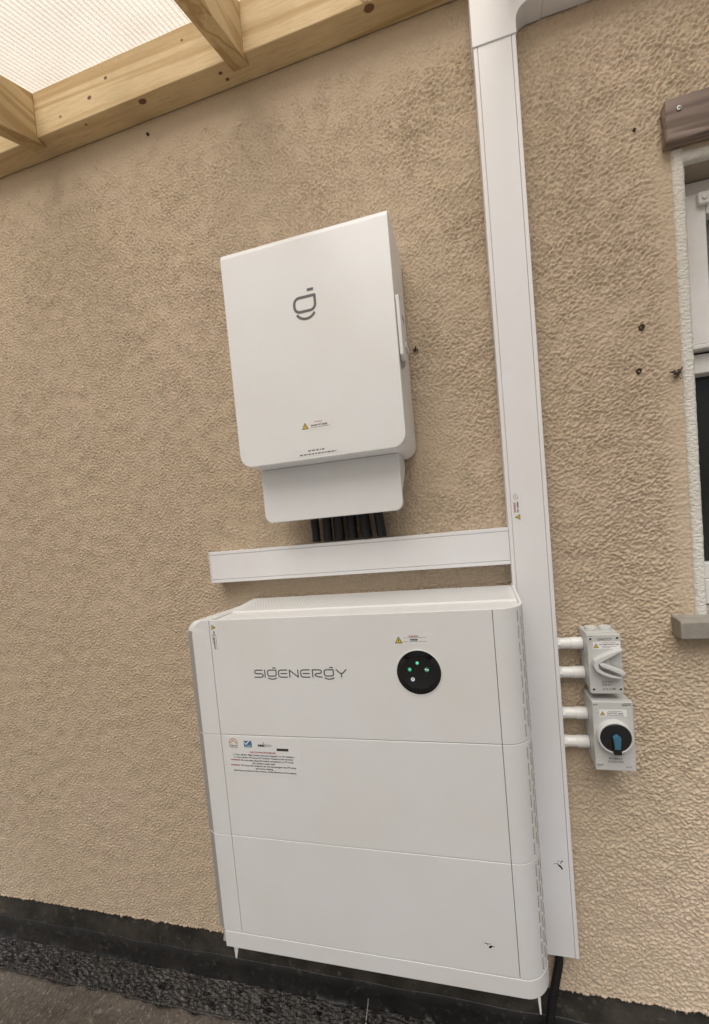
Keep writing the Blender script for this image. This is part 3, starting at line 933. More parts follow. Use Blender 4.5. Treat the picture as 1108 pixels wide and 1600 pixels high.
st = plate('notice_sticker', -0.2490, -0.1040, 1.3935, 1.4140, GY, 0.0003, M['clear_sticker'], cab)
dashes('printed_line', -0.2010, -0.1570, 1.4056, 0.0030, GY - 0.0006, M['ink_grey'], st, 5, 0.35)
dashes('printed_line', -0.2250, -0.1260, 1.3970, 0.0030, GY - 0.0006, M['ink_grey'], st, 6, 0.35)

# black cables dropping from the cabinet into the trunking
CB = [(-0.2655, 0.0120, 'leftmost thick black cable dropping from the cabinet into the trunking'),
      (-0.2240, 0.0130, 'second black cable from the left below the cabinet'),
      (-0.1860, 0.0150, 'third black cable from the left below the cabinet'),
      (-0.1450, 0.0140, 'third black cable from the right below the cabinet'),
      (-0.1050, 0.0155, 'second black cable from the right below the cabinet'),
      (-0.0660, 0.0135, 'rightmost black cable dropping from the cabinet into the trunking')]
for i, (x, r, lab) in enumerate(CB):
    m = MB()
    pts, rad = [], []
    n = 44
    for q in range(n + 1):
        t = q / n
        z = 1.350 - 0.176 * t
        pts.append((x + 0.004 * math.sin(2.2 * t + i), -0.058 + 0.018 * t + 0.003 * math.sin(3 * t + i * 2), z))
        rad.append(r * (1.0 + 0.07 * (1 if q % 2 else -1)))
    m.tube(pts, rad, 18)
    tag(m.build('cable', M['cable'], angle=60), lab, 'cable', 'black cables below the cabinet')

# ------------------------------------------------------------------ battery stack
bat = empty('battery_stack', (-0.13, -0.02, 0.07))
tag(bat, 'tall white stacked home battery with inverter on top, mounted on the wall', 'battery')
BY, XL, XR = -0.2624, -0.4842, 0.2187
BXR, RC = 0.2860, 0.058
CX_, CY_ = 0.0215, 0.0110                      # left chamfer: out and back
BXL = -0.5370
YB = -0.020
def ring_right(x_in, n=12, shell=False):
    pts = [(x_in, BY)]
    for i in range(n + 1):
        t = R(270 + 90 * i / n)
        pts.append((BXR - RC + RC * math.cos(t), BY + RC + RC * math.sin(t)))
    pts += [(BXR, YB)]
    if not shell: return pts + [(x_in, YB)]
    w_ = 0.0065
    pts += [(BXR - w_, YB)]
    for i in range(n, -1, -1):
        t = R(270 + 90 * i / n)
        pts.append((BXR - RC + (RC - w_) * math.cos(t), BY + RC + (RC - w_) * math.sin(t)))
    return pts + [(x_in, BY + w_)]
def module(name, z0, z1, is_top=False):
    e = empty(name, (-0.13, -0.14, z0))
    e.parent = bat; e.matrix_parent_inverse = world_of(bat).inverted()
    g = 0.0005
    za, zb = z0 + 0.0006, z1 - 0.0006
    # dark core seen only through the joints
    mb = MB(); mb.box(BXL + 0.012, BXR - 0.05, BY + 0.006, YB - 0.001, z0 + 0.0002, z1 - (0.012 if is_top else 0.0002))
    mb.build('core', M['core'], e, smooth=False)
    mb = MB()
    mb.box(XL + g, XR - g, BY, BY + 0.005, za, zb)
    mb.build('front_panel', M['white'], e, bevel=0.0016)
    mb = MB(); mb.prism_z(ring_right(XR + g, shell=is_top), za, zb)
    if not is_top: mb.build('right_trim', M['white'], e, bevel=0.0012, angle=30)
    else:
        vs = [list(v) for v in mb.v]
        o = mb.build('right_trim', M['white'], e, angle=30)
        for v in o.data.vertices:                      # top rim climbs towards the wall
            if v.co.z > zb - 1e-4: v.co.z = zb + 0.018 * max(0, (v.co.y - BY - 0.03)) / 0.21
        mo = o.modifiers.new('bevel', 'BEVEL'); mo.width = 0.0014; mo.segments = 2; mo.limit_method = 'ANGLE'; mo.angle_limit = R(40); mo.harden_normals = True
    # left trim: front strip, chamfer and flank; the top unit has a rounded shoulder
    zl = [za, zb]
    rs = 0.040
    if is_top: zl = [za, zb - rs] + [zb - rs + rs * math.sin(R(90 * i / 10)) for i in range(1, 11)]
    vs, fs = [], []
    for z in zl:
        dx = 0.0
        if is_top and z > zb - rs: dx = rs - math.sqrt(max(0, rs * rs - (z - (zb - rs)) ** 2))
        vs += [(XL - g, BY, z), (BXL + dx, BY, z), (BXL - CX_ + dx * 1.0, BY + CY_, z), (BXL - CX_ + dx, BY + CY_ + 0.02, z), (BXL - CX_ + dx + 0.004, YB, z), (XL - g, YB, z)]
    k = 6
    for i in range(len(zl) - 1):
        for j in range(k):
            fs.append((i * k + j, i * k + (j + 1) % k, (i + 1) * k + (j + 1) % k, (i + 1) * k + j))
    fs += [tuple(range(k - 1, -1, -1)), tuple((len(zl) - 1) * k + j for j in range(k))]
    mb = MB(); mb.add(vs, fs)
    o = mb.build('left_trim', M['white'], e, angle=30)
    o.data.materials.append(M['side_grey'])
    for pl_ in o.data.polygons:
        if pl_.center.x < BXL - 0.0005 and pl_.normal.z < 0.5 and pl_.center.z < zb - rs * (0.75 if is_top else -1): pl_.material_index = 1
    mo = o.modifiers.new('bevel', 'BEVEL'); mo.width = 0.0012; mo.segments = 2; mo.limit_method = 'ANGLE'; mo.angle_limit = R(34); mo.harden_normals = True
    # staggered vent slots round the right corner
    mb, wb = MB(), MB()
    rnd = random.Random(int(z0 * 1000))
    for c_, ang in enumerate((318, 330, 342, 353, 364)):
        t = R(min(ang, 360))
        nx_, ny_ = math.cos(t), math.sin(t)
        bx, by_ = BXR - RC + RC * nx_, BY + RC + RC * ny_
        if ang > 360: bx, by_, nx_, ny_ = BXR, BY + RC + 0.010, 1.0, 0.0
        tx, ty = -ny_, nx_
        z = z0 + 0.010 + (0.018 if c_ % 2 else 0.0)
        while z < z1 - 0.022:
            L = 0.028
            top = min(z + L, z1 - 0.010)
            hw = 0.0014
            P = [(bx + nx_ * 0.0004 - tx * hw, by_ + ny_ * 0.0004 - ty * hw), (bx + nx_ * 0.0004 + tx * hw, by_ + ny_ * 0.0004 + ty * hw)]
            mb.add([(P[0][0], P[0][1], z), (P[1][0], P[1][1], z), (P[1][0], P[1][1], top), (P[0][0], P[0][1], top)], [(0, 1, 2, 3)])
            wb.cyl((bx + nx_ * 0.0002, by_ + ny_ * 0.0002, z - 0.0022), (bx + nx_ * 0.0012, by_ + ny_ * 0.0012, z - 0.0022), 0.0016, 0.0009, n=6)
            z += L + 0.0085
    mb.build('vent_slots', M['slot'], e, smooth=False, kind='stuff')
    wb.build('vent_slot_glints', M['white2'], e, smooth=False, kind='stuff')  # white nubs stand in for light caught on each slot's lower edge
    return e
Z0, Z1, Z2, Z3, Z4 = 0.114, 0.1598, 0.4292, 0.6998, 1.0
inv = module('inverter_module', Z3, Z4, True)
module('battery_module', Z2, Z3)
bm_low = module('battery_module', Z1, Z2)
# top tray: smooth ramp, then perforated deck up to the wall
m = MB()
ta = [(XL - 0.028, XR + 0.050)]
rows = [(BY + 0.0068, 0.9965), (BY + 0.0090, 0.9935)] + [(BY + q_, 0.9925 + 0.0035 * q_ / 0.10) for q_ in (0.012, 0.016, 0.021, 0.028, 0.036, 0.046, 0.058)] + [(BY + 0.10, 0.9960), (BY + 0.105, 0.9990), (-0.030, 1.0120), (-0.020, 1.0120), (-0.020, 0.985)]
vs = []
xa, xb = XL - 0.015, BXR - 0.0068
for (y, z) in rows: vs += [(xa, y, z), ((BXR - RC + math.sqrt(max(0, (RC - 0.0063) ** 2 - (RC - (y - BY)) ** 2))) if y < BY + RC else xb + 0.0005, y, z)]
fs = [(2 * i, 2 * i + 1, 2 * i + 3, 2 * i + 2) for i in range(len(rows) - 1)]
m.add(vs, fs)
m.build('top_deck', M['white'], inv, angle=20)
m = MB()
yy0, yy1 = BY + 0.112, -0.036
nr = int((yy1 - yy0) / 0.0075)
for j in range(nr + 1):
    y = yy0 + j * 0.0075
    z = 0.9990 + (y - (BY + 0.105)) / (-0.030 - BY - 0.105) * 0.0130 + 0.0003
    x = xa + 0.035 + (0.0045 if j % 2 else 0)
    while x < xb - 0.012:
        m.add([(x + 0.0021 * math.cos(R(60 * q)), y + 0.0021 * math.sin(R(60 * q)), z + 0.0021 * math.sin(R(60 * q)) * 0.097) for q in range(6)], [(0, 1, 2, 3, 4, 5)])
        x += 0.009
m.build('vent_holes', M['grey_abs'], inv, smooth=False, kind='stuff')
# base tray
m = MB()
pts = [(BXL, BY)] + ring_right(BXL)[1:-1] + [(BXL, YB)]
m.prism_z(pts, Z0, Z1 - 0.0012)
m.build('base_tray', M['white'], bat, bevel=0.0016, angle=30)
m = MB()
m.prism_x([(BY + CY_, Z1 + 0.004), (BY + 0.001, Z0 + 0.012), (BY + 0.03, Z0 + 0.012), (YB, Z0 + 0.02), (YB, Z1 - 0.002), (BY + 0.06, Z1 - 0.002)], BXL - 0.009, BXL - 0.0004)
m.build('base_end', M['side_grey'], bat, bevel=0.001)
for (x0, x1, yy_) in ((-0.5235, -0.5065, -0.252), (0.2535, 0.2580, -0.252)):
    m = MB()
    m.prism_y([(x0, Z0 + 0.001), (x0 + 0.003, 0.0715), (x0 + 0.0062, 0.0705), (max(x1, x0 + 0.0066), Z0 + 0.001)], yy_, yy_ + 0.0025)
    m.build('bracket_tab', M['white2'], bat, smooth=False)
for z_ in (0.16, 0.80):
    m = MB(); m.box(-0.45, 0.20, YB + 0.0005, -0.003, z_, z_ + 0.08)
    m.build('wall_bracket', M['metal'], bat, smooth=False)

# wordmark drawn as strokes, letters on a 1-high grid
def wordmark():
    mb = MB()
    x, H = -0.3672, 0.0182
    W = 0.2420
    adv = W / 10.05
    wgt = 0.0028
    def arc(cx_, cy_, r_, a0, a1, n_=5): return [(cx_ + r_ * math.cos(R(a0 + (a1 - a0) * i / n_)), cy_ + r_ * math.sin(R(a0 + (a1 - a0) * i / n_))) for i in range(n_ + 1)]
    def S(o): return [[(o + .92, 1.0)] + arc(o + .25, .75, .25, 90, 270) + arc(o + .72, .25, .25, 90, -90) + [(o, 0)]]
    def I(o): return [[(o, 0), (o, 1.0)]]
    def g_(o):
        b = [(o + .95, 1.0)] + arc(o + .25, .75, .25, 90, 180) + arc(o + .25, .40, .25, 180, 270) + arc(o + .70, .40, .25, 270, 360) + [(o + .95, 1.0)]
        return [b, [(o + .62, 1.30), (o + .90, 1.30)], [(o + .06, -.10)] + arc(o + .50, .52, .80, 236, 304, 6) + [(o + .96, -.10)]]
    def Eo(o): return [[(o + .95, 1.0)] + arc(o + .30, .70, .30, 90, 180) + arc(o + .30, .30, .30, 180, 270) + [(o + .95, 0)], [(o + .25, .5), (o + .92, .5)]]
    def N(o): return [[(o, 0), (o, 1.0), (o + .92, 0), (o + .92, 1.0)]]
    def Rr(o): return [[(o, 0), (o, 1.0)] + arc(o + .72, .75, .25, 90, -90) + [(o + .45, .5)] + arc(o + .50, .25, .25, 120, 180, 3) + [(o + .30, .22), (o + .55, .05), (o + .98, 0)]]
    def Y(o): return [[(o, 1.0)] + [(o + .30, .60)] + arc(o + .5, .80, .30, 235, 305, 4) + [(o + .70, .60), (o + 1.0, 1.0)], [(o + .5, .48), (o + .5, 0)]]
    seq = [(S, 0), (I, 1.18), (g_, 1.50), (Eo, 2.72), (N, 3.95), (Eo, 5.18), (Rr, 6.45), (g_, 7.70), (Y, 8.98)]
    place = lambda a, b: (x + a * W / 9.98, 0.8510 + b * H * 0.98)
    inv_w = wgt
    for fn, o in seq:
        for st_ in fn(o):
            P = [place(*q) for q in st_]
            mb.stroke(P, wgt, BY - 0.0003, lambda a, b: (a, b))
    return mb.build('wordmark', M['logo_dark'], inv, smooth=False)
wordmark()
# round status display
m = MB()
dx_, dz_, dr = 0.0483, 0.8613, 0.0512
m.ring_y(dx_, dz_, [(dr + 0.0016, BY + 0.001), (dr + 0.0014, BY - 0.0012), (dr, BY - 0.0014), (dr - 0.001, BY - 0.0004)], 64)
m.build('display_rim', M['white'], inv)
m = MB()
m.ring_y(dx_, dz_, [(dr - 0.0008, BY - 0.0002), (dr - 0.001, BY - 0.0012), (dr - 0.012, BY - 0.0036), (dr - 0.0135, BY - 0.0030), (0.0001, BY - 0.0030)], 64)
disp = m.build('status_display', M['gloss_black'], inv, angle=25)
def disc(name, x, z, r_, y, mat, parent, n=20, inner=0):
    mb = MB()
    if inner: mb.ring_y(x, z, [(r_, y), (inner, y)], n)
    else: mb.add([(x + r_ * math.cos(2 * math.pi * i / n), y, z + r_ * math.sin(2 * math.pi * i / n)) for i in range(n)], [tuple(range(n))])
    return mb.build(name, mat, parent, smooth=False)
yl = BY - 0.0033
disc('indicator_light', 0.0468, 0.8842, 0.0036, yl, M['led_green'], inv)
disc('indicator_light', 0.0468, 0.8850, 0.0015, yl - 0.0002, M['led_pale'], inv)
disc('indicator_light', 0.0284, 0.8695, 0.0040, yl, M['led_green'], inv, inner=0.0028)
disc('indicator_light', 0.0286, 0.8698, 0.0016, yl - 0.0002, M['led_pale'], inv)
disc('indicator_light', 0.0672, 0.8688, 0.0046, yl, M['led_green'], inv, inner=0.0039)
m = MB(); m.stroke([(0.0640, 0.8700), (0.0672, 0.8686), (0.0702, 0.8680)], 0.0022, yl - 0.0002, lambda a, b: (a, b)); m.build('indicator_light', M['led_white'], inv, smooth=False)
disc('indicator_light', 0.0338, 0.8468, 0.0044, yl, M['led_white'], inv, inner=0.0028)
disc('indicator_light', 0.0340, 0.8462, 0.0016, yl - 0.0002, M['led_white'], inv)
# stickers on the inverter
st = plate('warning_sticker', -0.0015, 0.0880, 0.9258, 0.9500, BY, 0.0003, M['clear_sticker'], inv)
tri_sign(st, 0.0080, 0.9352, 0.0180, BY - 0.0003)
text('red_print', 'WARNING', 0.0056, 0.0430, 0.9430, BY - 0.0006, M['ink_red'], st, 'CENTER', bold=0.0001, width=0.0220)
text('black_print', 'Inverter', 0.0064, 0.0435, 0.9352, BY - 0.0006, M['ink'], st, 'CENTER', bold=0.0003, width=0.0175)
dashes('small_print', 0.0185, 0.0720, 0.9412, 0.0008, BY - 0.0006, M['ink_grey'], st, 8)
dashes('small_print', 0.0185, 0.0720, 0.9322, 0.0009, BY - 0.0006, M['ink_grey'], st, 9)
st = plate('warning_sticker', -0.4820, -0.4600, 0.9150, 0.9905, BY, 0.0003, M['clear_sticker'], inv)
tri_sign(st, -0.4725, 0.9805, 0.0140, BY - 0.0003, rot=-90)
text('black_print', 'PV system', 0.0058, -0.4735, 0.9705, BY - 0.0006, M['ink'], st, rot=-90, bold=0.0002, width=0.0460)
text('red_print', 'WARNING', 0.0042, -0.4770, 0.9640, BY - 0.0006, M['ink_red'], st, rot=-90, width=0.026)
mb = MB()
for q in range(7): mb.add([(-0.4672, BY - 0.0006, 0.962 - q * 0.0058), (-0.4660, BY - 0.0006, 0.962 - q * 0.0058), (-0.4660, BY - 0.0006, 0.9575 - q * 0.0058), (-0.4672, BY - 0.0006, 0.9575 - q * 0.0058)], [(0, 1, 2, 3)])
mb.build('small_print', M['ink_grey'], st, smooth=False)
# shutdown notice across the top of the upper battery module
bm_top = [o for o in bat.children if o.name.startswith('battery_module')][0]
N0, N1, NZ0, NZ1 = -0.4725, -0.2620, 0.5990, 0.6955
st = plate('shutdown_notice', N0, N1, NZ0, NZ1, BY, 0.0003, M['clear_sticker'], bm_top)
ny = BY - 0.0006
cxm = (N0 + N1) / 2
def line(s, z, mat, w, x=None, size=0.0054):
    text('printed_line', s, size, cxm if x is None else x, z, ny, mat, st, 'CENTER' if x is None else 'LEFT', bold=0.00016, width=w)
line('SHUTDOWN PROCEDURE', 0.6545, M['ink_red'], 0.072, size=0.0056)
line('1. Turn off the "Main Switch (Inverter Supply)" or AC Isolator.', 0.6470, M['ink'], 0.172)
line('2. Turn off the "PV Array DC Isolator" located at the inverter.', 0.6400, M['ink'], 0.166)
line('WARNING:', 0.6330, M['ink_red'], 0.027, N0 + 0.0115)
line('Do not open plug and socket connectors or PV array', 0.6330, M['ink'], 0.147, N0 + 0.0405)
line('DC Isolator under load.', 0.6258, M['ink'], 0.064)
line('WARNING:', 0.6190, M['ink_red'], 0.027, N0 + 0.0100)
line('PV array DC isolators do not de-energise the PV array', 0.6190, M['ink'], 0.154, N0 + 0.0395)
line('and array cabling.', 0.6122, M['ink'], 0.050)
line('Start-up procedure is the reverse of the Shutdown Procedure.', 0.6052, M['ink'], 0.176)
m = MB()
lx, lz = -0.4490, 0.6800
m.stroke([(lx + 0.0115 * math.cos(R(t)), lz - 0.001 + 0.0115 * math.sin(R(t))) for t in range(-10, 191, 20)], 0.0020, ny, lambda a, b: (a, b))
m.stroke([(lx - 0.0090, lz - 0.0015), (lx, lz + 0.0060), (lx + 0.0090, lz - 0.0015)], 0.0020, ny, lambda a, b: (a, b))
m.build('arch_logo', M['gold'], st, smooth=False)
text('logo_print', 'TREACY', 0.0062, lx, lz - 0.0105, ny, M['ink_grey'], st, 'CENTER', bold=0.0002, width=0.0260)
dashes('small_print', lx - 0.011, lx + 0.012, lz - 0.0142, 0.0016, ny, M['gold'], st, 12, 0.3, 0.003)
plate('logo_panel', -0.4185, -0.3965, 0.6690, 0.6855, BY - 0.0003, 0.0003, M['blue_ink'], st, 0.001)
m = MB(); m.stroke([(-0.4160, 0.6805), (-0.4125, 0.6765), (-0.4040, 0.6848)], 0.0026, BY - 0.0009, lambda a, b: (a, b)); m.build('tick', M['sticker'], st, smooth=False)
dashes('small_print', -0.4095, -0.3990, 0.6738, 0.0010, BY - 0.0009, M['sticker'], st, 4, .2, .004)
dashes('small_print', -0.4165, -0.3990, 0.6708, 0.0010, BY - 0.0009, M['sticker'], st, 14, .2, .004)
text('logo_print', 'seai', 0.0105, -0.3795, 0.6725, ny, M['ink'], st, bold=0.0004, width=0.0190)
disc('logo_dot', -0.3630, 0.6822, 0.0014, ny, M['ink'], st, 10)
for q in range(3): dashes('small_print', -0.3590, -0.3420 - (0 if q != 1 else -.003), 0.6770 - q * 0.0022, 0.0009, ny, M['ink_grey'], st, 20 + q, .2, .004)
plate('black_bar', -0.3275, -0.2955, 0.6628, 0.6690, BY - 0.0003, 0.0003, M['ink'], st, 0.001)
dashes('small_print', -0.3240, -0.2990, 0.6655, 0.0008, BY - 0.0008, M['ink_grey'], st, 25, .2, .004)
splat('scuff_mark', bm_low, [(0.1592, 0.2265, 0.0048, 0.0032, 40, 0.001), (0.1500, 0.2335, 0.0046, 0.0010, -8, 0.0004), (0.1575, 0.2335, 0.0030, 0.0009, 4, 0.0004),
                             (0.1660, 0.2285, 0.0022, 0.0010, -30, 0.0004), (0.1530, 0.2310, 0.0014, 0.0008, -40, 0.0004)], BY - 0.0001)

# ------------------------------------------------------------------ isolators and their conduits
iso = empty('isolator_switch', (0.484, -0.01, 0.738))
tag(iso, 'upper grey isolator switch with V-shaped pale lever beside the trunking', 'switch')
m = MB(); m.prism_y(rrect(0.4468, 0.5212, 0.7400, 0.8885, (0.010, 0.010, 0.003, 0.003), 4), -0.064, -0.003)
m.build('enclosure', M['grey_abs'], iso, bevel=0.002)
IY = -0.0815
m = MB(); m.prism_y(rrect(0.4460, 0.5222, 0.7372, 0.8865, (0.006, 0.006, 0.004, 0.004), 4), IY, -0.0645)
m.build('lid', M['grey_abs'], iso, bevel=0.0022)
for (x, z) in ((0.4535, 0.8760), (0.5135, 0.8775), (0.4545, 0.7490), (0.5150, 0.7495)):
    m = MB(); m.ring_y(x, z, [(0.0044, IY - 0.0002), (0.0040, IY - 0.0010), (0.0030, IY - 0.0010), (0.0028, IY - 0.0003)], 16)
    o = m.build('screw_hole', M['grey_lid'], iso)
    disc('screw', x, z, 0.0030, IY - 0.0004, M['hole'], o, 14)
for (x, rr_) in ((0.4665, 0.0135), (0.5005, 0.0145)):
    m = MB(); m.cyl((x, -0.036, 0.8886), (x, -0.036, 0.8965), rr_ + 0.001, rr_, n=28)
    m.build('blanking_plug', M['grey_lid'], iso, bevel=0.001)
text('maker_print', 'ONCCY', 0.0078, 0.4850, 0.8722, IY - 0.0003, M['ink_grey'], iso, 'CENTER', bold=0.0002, width=0.0330)
dashes('small_print', 0.4505, 0.4590, 0.8822, 0.0016, IY - 0.0003, M['ink_grey'], iso, 30, .2, .003)
st = plate('warning_sticker', 0.4585, 0.5195, 0.8505, 0.8690, IY, 0.0003, M['sticker'], iso)
tri_sign(st, 0.4655, 0.8575, 0.0125, IY - 0.0003)
text('black_print', 'AC supply inverter main', 0.0040, 0.4950, 0.8608, IY - 0.0006, M['ink'], st, 'CENTER', bold=0.0001, width=0.0440)
dashes('small_print', 0.4800, 0.5100, 0.8655, 0.0010, IY - 0.0006, M['ink_red'], st, 31, .2, .004)
dashes('small_print', 0.4780, 0.5120, 0.8560, 0.0010, IY - 0.0006, M['ink_grey'], st, 32, .2, .004)
dashes('small_print', 0.4800, 0.4990, 0.8530, 0.0010, IY - 0.0006, M['ink_grey'], st, 33, .2, .004)
def bar_path(mb, P, w, y0, y1):
    """solid bar following a polyline in the wall plane"""
    P = [Vector(p) for p in P]
    L, Rr_ = [], []
    for i, p in enumerate(P):
        d = (P[min(i + 1, len(P) - 1)] - P[max(i - 1, 0)]).normalized()
        nn = Vector((-d.y, d.x)) * (w[i] / 2 if isinstance(w, (list, tuple)) else w / 2)
        L.append(p + nn); Rr_.append(p - nn)
    n = len(P)
    vs = [(q.x, y0, q.y) for q in L] + [(q.x, y0, q.y) for q in Rr_] + [(q.x, y1, q.y) for q in L] + [(q.x, y1, q.y) for q in Rr_]
    fs = []
    for i in range(n - 1):
        fs += [(i, i + 1, n + i + 1, n + i), (2 * n + i, 3 * n + i, 3 * n + i + 1, 2 * n + i + 1),
               (i, 2 * n + i, 2 * n + i + 1, i + 1), (n + i, n + i + 1, 3 * n + i + 1, 3 * n + i)]
    fs += [(0, n, 3 * n, 2 * n), (n - 1, 3 * n - 1, 4 * n - 1, 2 * n - 1)]
    mb.add(vs, fs)
m = MB()
vp = [(0.5190, 0.8535), (0.4950, 0.8425), (0.4700, 0.8300), (0.4600, 0.8225), (0.4580, 0.8130), (0.4620, 0.8035), (0.4730, 0.7955), (0.4900, 0.7880), (0.5130, 0.7835)]
bar_path(m, vp, [0.004, 0.009, 0.0115, 0.0115, 0.0105, 0.009, 0.0075, 0.0065, 0.003], IY - 0.020, IY)
m.build('lever_guard', M['grey_lid'], iso, bevel=0.0018)
m = MB(); m.cyl((0.4780, IY, 0.8150), (0.4780, IY - 0.007, 0.8150), 0.0150, n=32)
m.build('lever_pivot', M['grey_abs'], iso, bevel=0.001)
m = MB()
bar_path(m, [(0.4660, 0.8190), (0.4720, 0.8170), (0.4950, 0.8065), (0.5170, 0.7960), (0.5195, 0.7945)], [0.005, 0.010, 0.0095, 0.010, 0.006], IY - 0.024, IY - 0.0065)
m.build('lever', M['grey_lid'], iso, bevel=0.002)
dashes('printed_line', 0.4735, 0.4975, 0.7675, 0.0018, IY - 0.0003, M['ink_grey'], iso, 34, .15, .005)
for q in range(3): dashes('printed_line', 0.4735, 0.4975 - .004 * (q == 2), 0.7640 - q * 0.0030, 0.0013, IY - 0.0003, M['ink_grey'], iso, 35 + q, .25, .004)
text('mark_print', 'CE', 0.0056, 0.4800, 0.7478, IY - 0.0003, M['ink_grey'], iso, bold=0.0001)
for x in (0.4765, 0.4915):
    m = MB(); m.add([(x - .0024, IY - .0003, .7478), (x + .0024, IY - .0003, .7478), (x, IY - .0003, .7518)], [(0, 1, 2)]); m.build('mark_print', M['ink_grey'], iso, smooth=False)
dashes('mark_print', 0.4965, 0.5035, 0.7482, 0.0036, IY - 0.0003, M['ink_grey'], iso, 38, .2, .003)

rot_ = empty('rotary_isolator', (0.49, -0.01, 0.545))
tag(rot_, 'lower grey rotary isolator box with black dial and blue handle', 'switch')
m = MB(); m.box(0.4468, 0.5358, -0.068, -0.003, 0.5470, 0.7190)
m.build('enclosure', M['grey_abs'], rot_, bevel=0.003)
JY = -0.0885
m = MB(); m.box(0.4458, 0.5372, JY, -0.0685, 0.5455, 0.7205)
m.build('lid', M['grey_abs'], rot_, bevel=0.0022)
for (x, z) in ((0.4545, 0.7010), (0.5280, 0.7025), (0.4545, 0.5690), (0.5290, 0.5705)):
    m = MB(); m.ring_y(x, z, [(0.0058, JY - 0.0001), (0.0054, JY - 0.0006), (0.0048, JY - 0.0006), (0.0046, JY - 0.0001)], 20)
    m.build('screw_cap', M['grey_lid'], rot_)
text('maker_print', 'ONCCY', 0.0058, 0.5330, 0.7105, JY - 0.0003, M['ink_grey'], rot_, 'RIGHT', bold=0.0003, width=None)
dashes('maker_print', 0.5160, 0.5330, 0.7160, 0.0009, JY - 0.0003, M['ink_grey'], rot_, 41, .05, .02)
dashes('small_print', 0.4480, 0.4580, 0.7120, 0.0022, JY - 0.0003, M['ink_grey'], rot_, 42, .2, .003)
st = plate('warning_sticker', 0.4610, 0.5225, 0.6830, 0.7010, JY, 0.0003, M['sticker'], rot_)
tri_sign(st, 0.4685, 0.6900, 0.0115, JY - 0.0003)
text('black_print', 'Dual PV DC supply', 0.0048, 0.4965, 0.6905, JY - 0.0006, M['ink'], st, 'CENTER', bold=0.0001, width=0.0350)
dashes('small_print', 0.4820, 0.5110, 0.6960, 0.0012, JY - 0.0006, M['ink_grey'], st, 43, .2, .004)
for q in range(2): dashes('small_print', 0.4775, 0.5165, 0.6872 - q * 0.0022, 0.0009, JY - 0.0006, M['ink_grey'], st, 44 + q, .1, .004)
DX, DZ = 0.4905, 0.6370
m = MB()
m.ring_y(DX, DZ, [(0.0400, JY + 0.0005), (0.0400, JY - 0.0140), (0.0385, JY - 0.0165), (0.0362, JY - 0.0170), (0.0350, JY - 0.0155), (0.0348, JY - 0.0080)], 64)
m.build('dial_ring', M['grey_lid'], rot_)
m = MB()
m.ring_y(DX, DZ, [(0.0346, JY - 0.0080), (0.0344, JY - 0.0150), (0.0330, JY - 0.0165), (0.0001, JY - 0.0168)], 64)
m.build('dial', M['black'], rot_)
m = MB()
m.prism_y([(DX - 0.0085, 0.5985), (DX + 0.0095, 0.5985), (DX + 0.0095, 0.6400), (DX - 0.0085, 0.6400)], JY - 0.0240, JY - 0.0160)
m.build('dial_handle', M['black'], rot_, bevel=0.002)
m = MB()
hx = DX + 0.0002
m.prism_y([(hx - 0.0062, 0.6135), (hx + 0.0062, 0.6135), (hx + 0.0090, 0.6430), (hx + 0.0005, 0.6500), (hx - 0.0090, 0.6430)], JY - 0.0270, JY - 0.0165)
m.build('dial_handle', M['knob_blue'], rot_, bevel=0.0018)
text('printed_line', 'PV ARRAY', 0.0066, DX + 0.001, 0.5745, JY - 0.0003, M['ink_grey'], rot_, 'CENTER', bold=0.0002, width=0.0300)
text('printed_line', 'DC ISOLATOR', 0.0062, DX + 0.001, 0.5668, JY - 0.0003, M['ink_grey'], rot_, 'CENTER', bold=0.0001, width=0.0340)
dashes('small_print', 0.4490, 0.4640, 0.5600, 0.0016, JY - 0.0003, M['ink_grey'], rot_, 50, .2, .004)
dashes('small_print', 0.4490, 0.4605, 0.5560, 0.0016, JY - 0.0003, M['ink_grey'], rot_, 51, .2, .004)
dashes('small_print', 0.5140, 0.5260, 0.5560, 0.0018, JY - 0.0003, M['ink_grey'], rot_, 52, .5, .004)

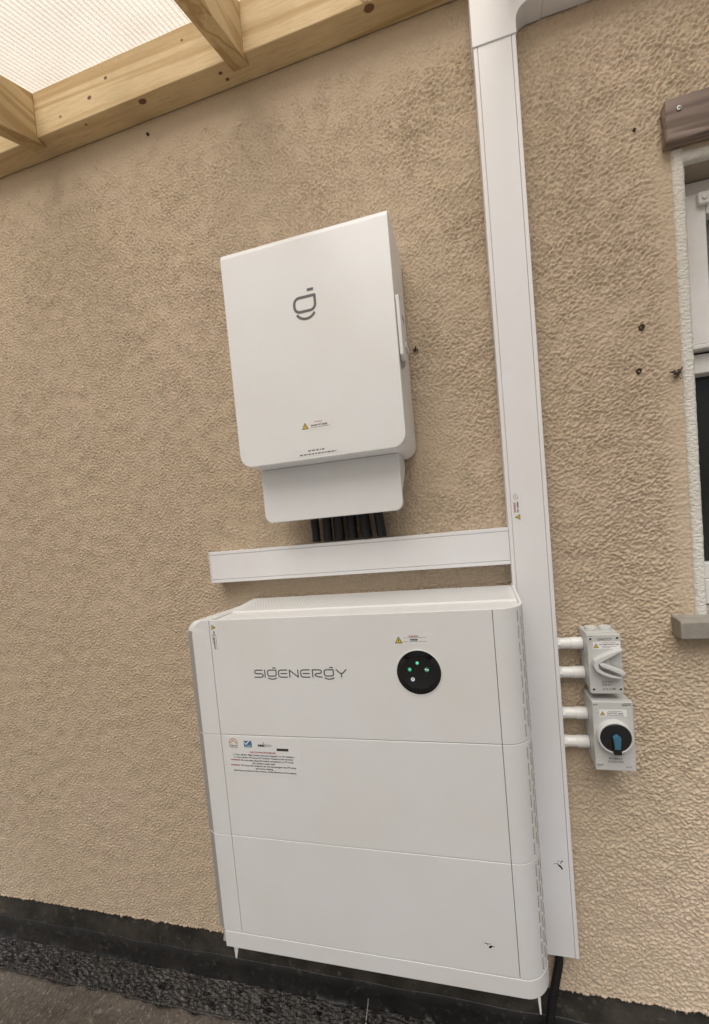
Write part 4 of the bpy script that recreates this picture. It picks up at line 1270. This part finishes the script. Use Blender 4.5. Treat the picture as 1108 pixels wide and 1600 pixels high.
for (z, lab) in ((0.8515, 'topmost short white conduit joining the trunking to the upper isolator'),
                 (0.7737, 'lower of the two white conduits feeding the upper isolator'),
                 (0.6639, 'upper of the two white conduits feeding the rotary isolator'),
                 (0.5867, 'bottommost short white conduit joining the trunking to the rotary isolator')):
    e = empty('conduit', (0.415, -0.030, z))
    tag(e, lab, 'conduit', 'white conduits between trunking and isolators')
    m = MB(); m.cyl((TX + TW + 0.0002, -0.030, z), (0.4180, -0.030, z), 0.0143, n=32)
    m.build('pipe', M['conduit'], e, bevel=0.0008)
    m = MB(); m.cyl((0.4172, -0.030, z), (0.4464, -0.030, z), 0.0156, n=32)
    m.build('coupler', M['conduit'], e, bevel=0.0012)
    m = MB(); m.cyl((TX + TW + 0.0003, -0.030, z), (TX + TW + 0.0075, -0.030, z), 0.0168, 0.0158, n=8)
    m.build('locknut', M['conduit'], e, bevel=0.001)

# ------------------------------------------------------------------ small things
m = MB()
pts, rad = [], []
P = [Vector(p) for p in ((0.3345, -0.026, 0.03), (0.3345, -0.028, -0.04), (0.322, -0.031, -0.10), (0.306, -0.033, -0.17), (0.296, -0.036, -0.25), (0.288, -0.045, -0.33), (0.280, -0.075, -0.405))]
for i in range(len(P) - 1):
    a, b = P[max(i - 1, 0)], P[i]; c, d = P[i + 1], P[min(i + 2, len(P) - 1)]
    for q in range(34):
        t = q / 34
        pts.append(0.5 * ((2 * b) + (c - a) * t + (2 * a - 5 * b + 4 * c - d) * t * t + (3 * b - a - 3 * c + d) * t ** 3))
for q in range(len(pts)): rad.append(0.0098 if (q // 2) % 2 else 0.0113)
m.tube(pts, rad, 18)
tag(m.build('corrugated_conduit', M['cable'], angle=50), 'black corrugated conduit hanging from the bottom of the vertical trunking', 'conduit')

def clump(name, c, r, n, mat, lab, cat, seed):
    rnd = random.Random(seed)
    mb = MB()
    for q in range(n):
        a = Vector((c[0] + rnd.gauss(0, r), c[1] - abs(rnd.gauss(0, r * .35)), c[2] + rnd.gauss(0, r)))
        b = a + Vector((rnd.gauss(0, r), -abs(rnd.gauss(0, r * .3)), rnd.gauss(0, r)))
        mb.cyl(a, b, rnd.uniform(.0006, .0022), rnd.uniform(.0004, .0014), n=6)
    o = mb.build(name, mat)
    tag(o, lab, cat)
clump('debris_clump', (0.0715, -0.004, 1.6868), 0.0034, 14, M['hole'], 'small dark clump stuck on the wall beside the cabinet handle', 'debris', 4)
clump('cobweb_clump', (0.7050, -0.006, 1.5095), 0.0048, 26, M['plug'], 'small brown cobweb clump at the edge of the window surround', 'cobweb', 6)
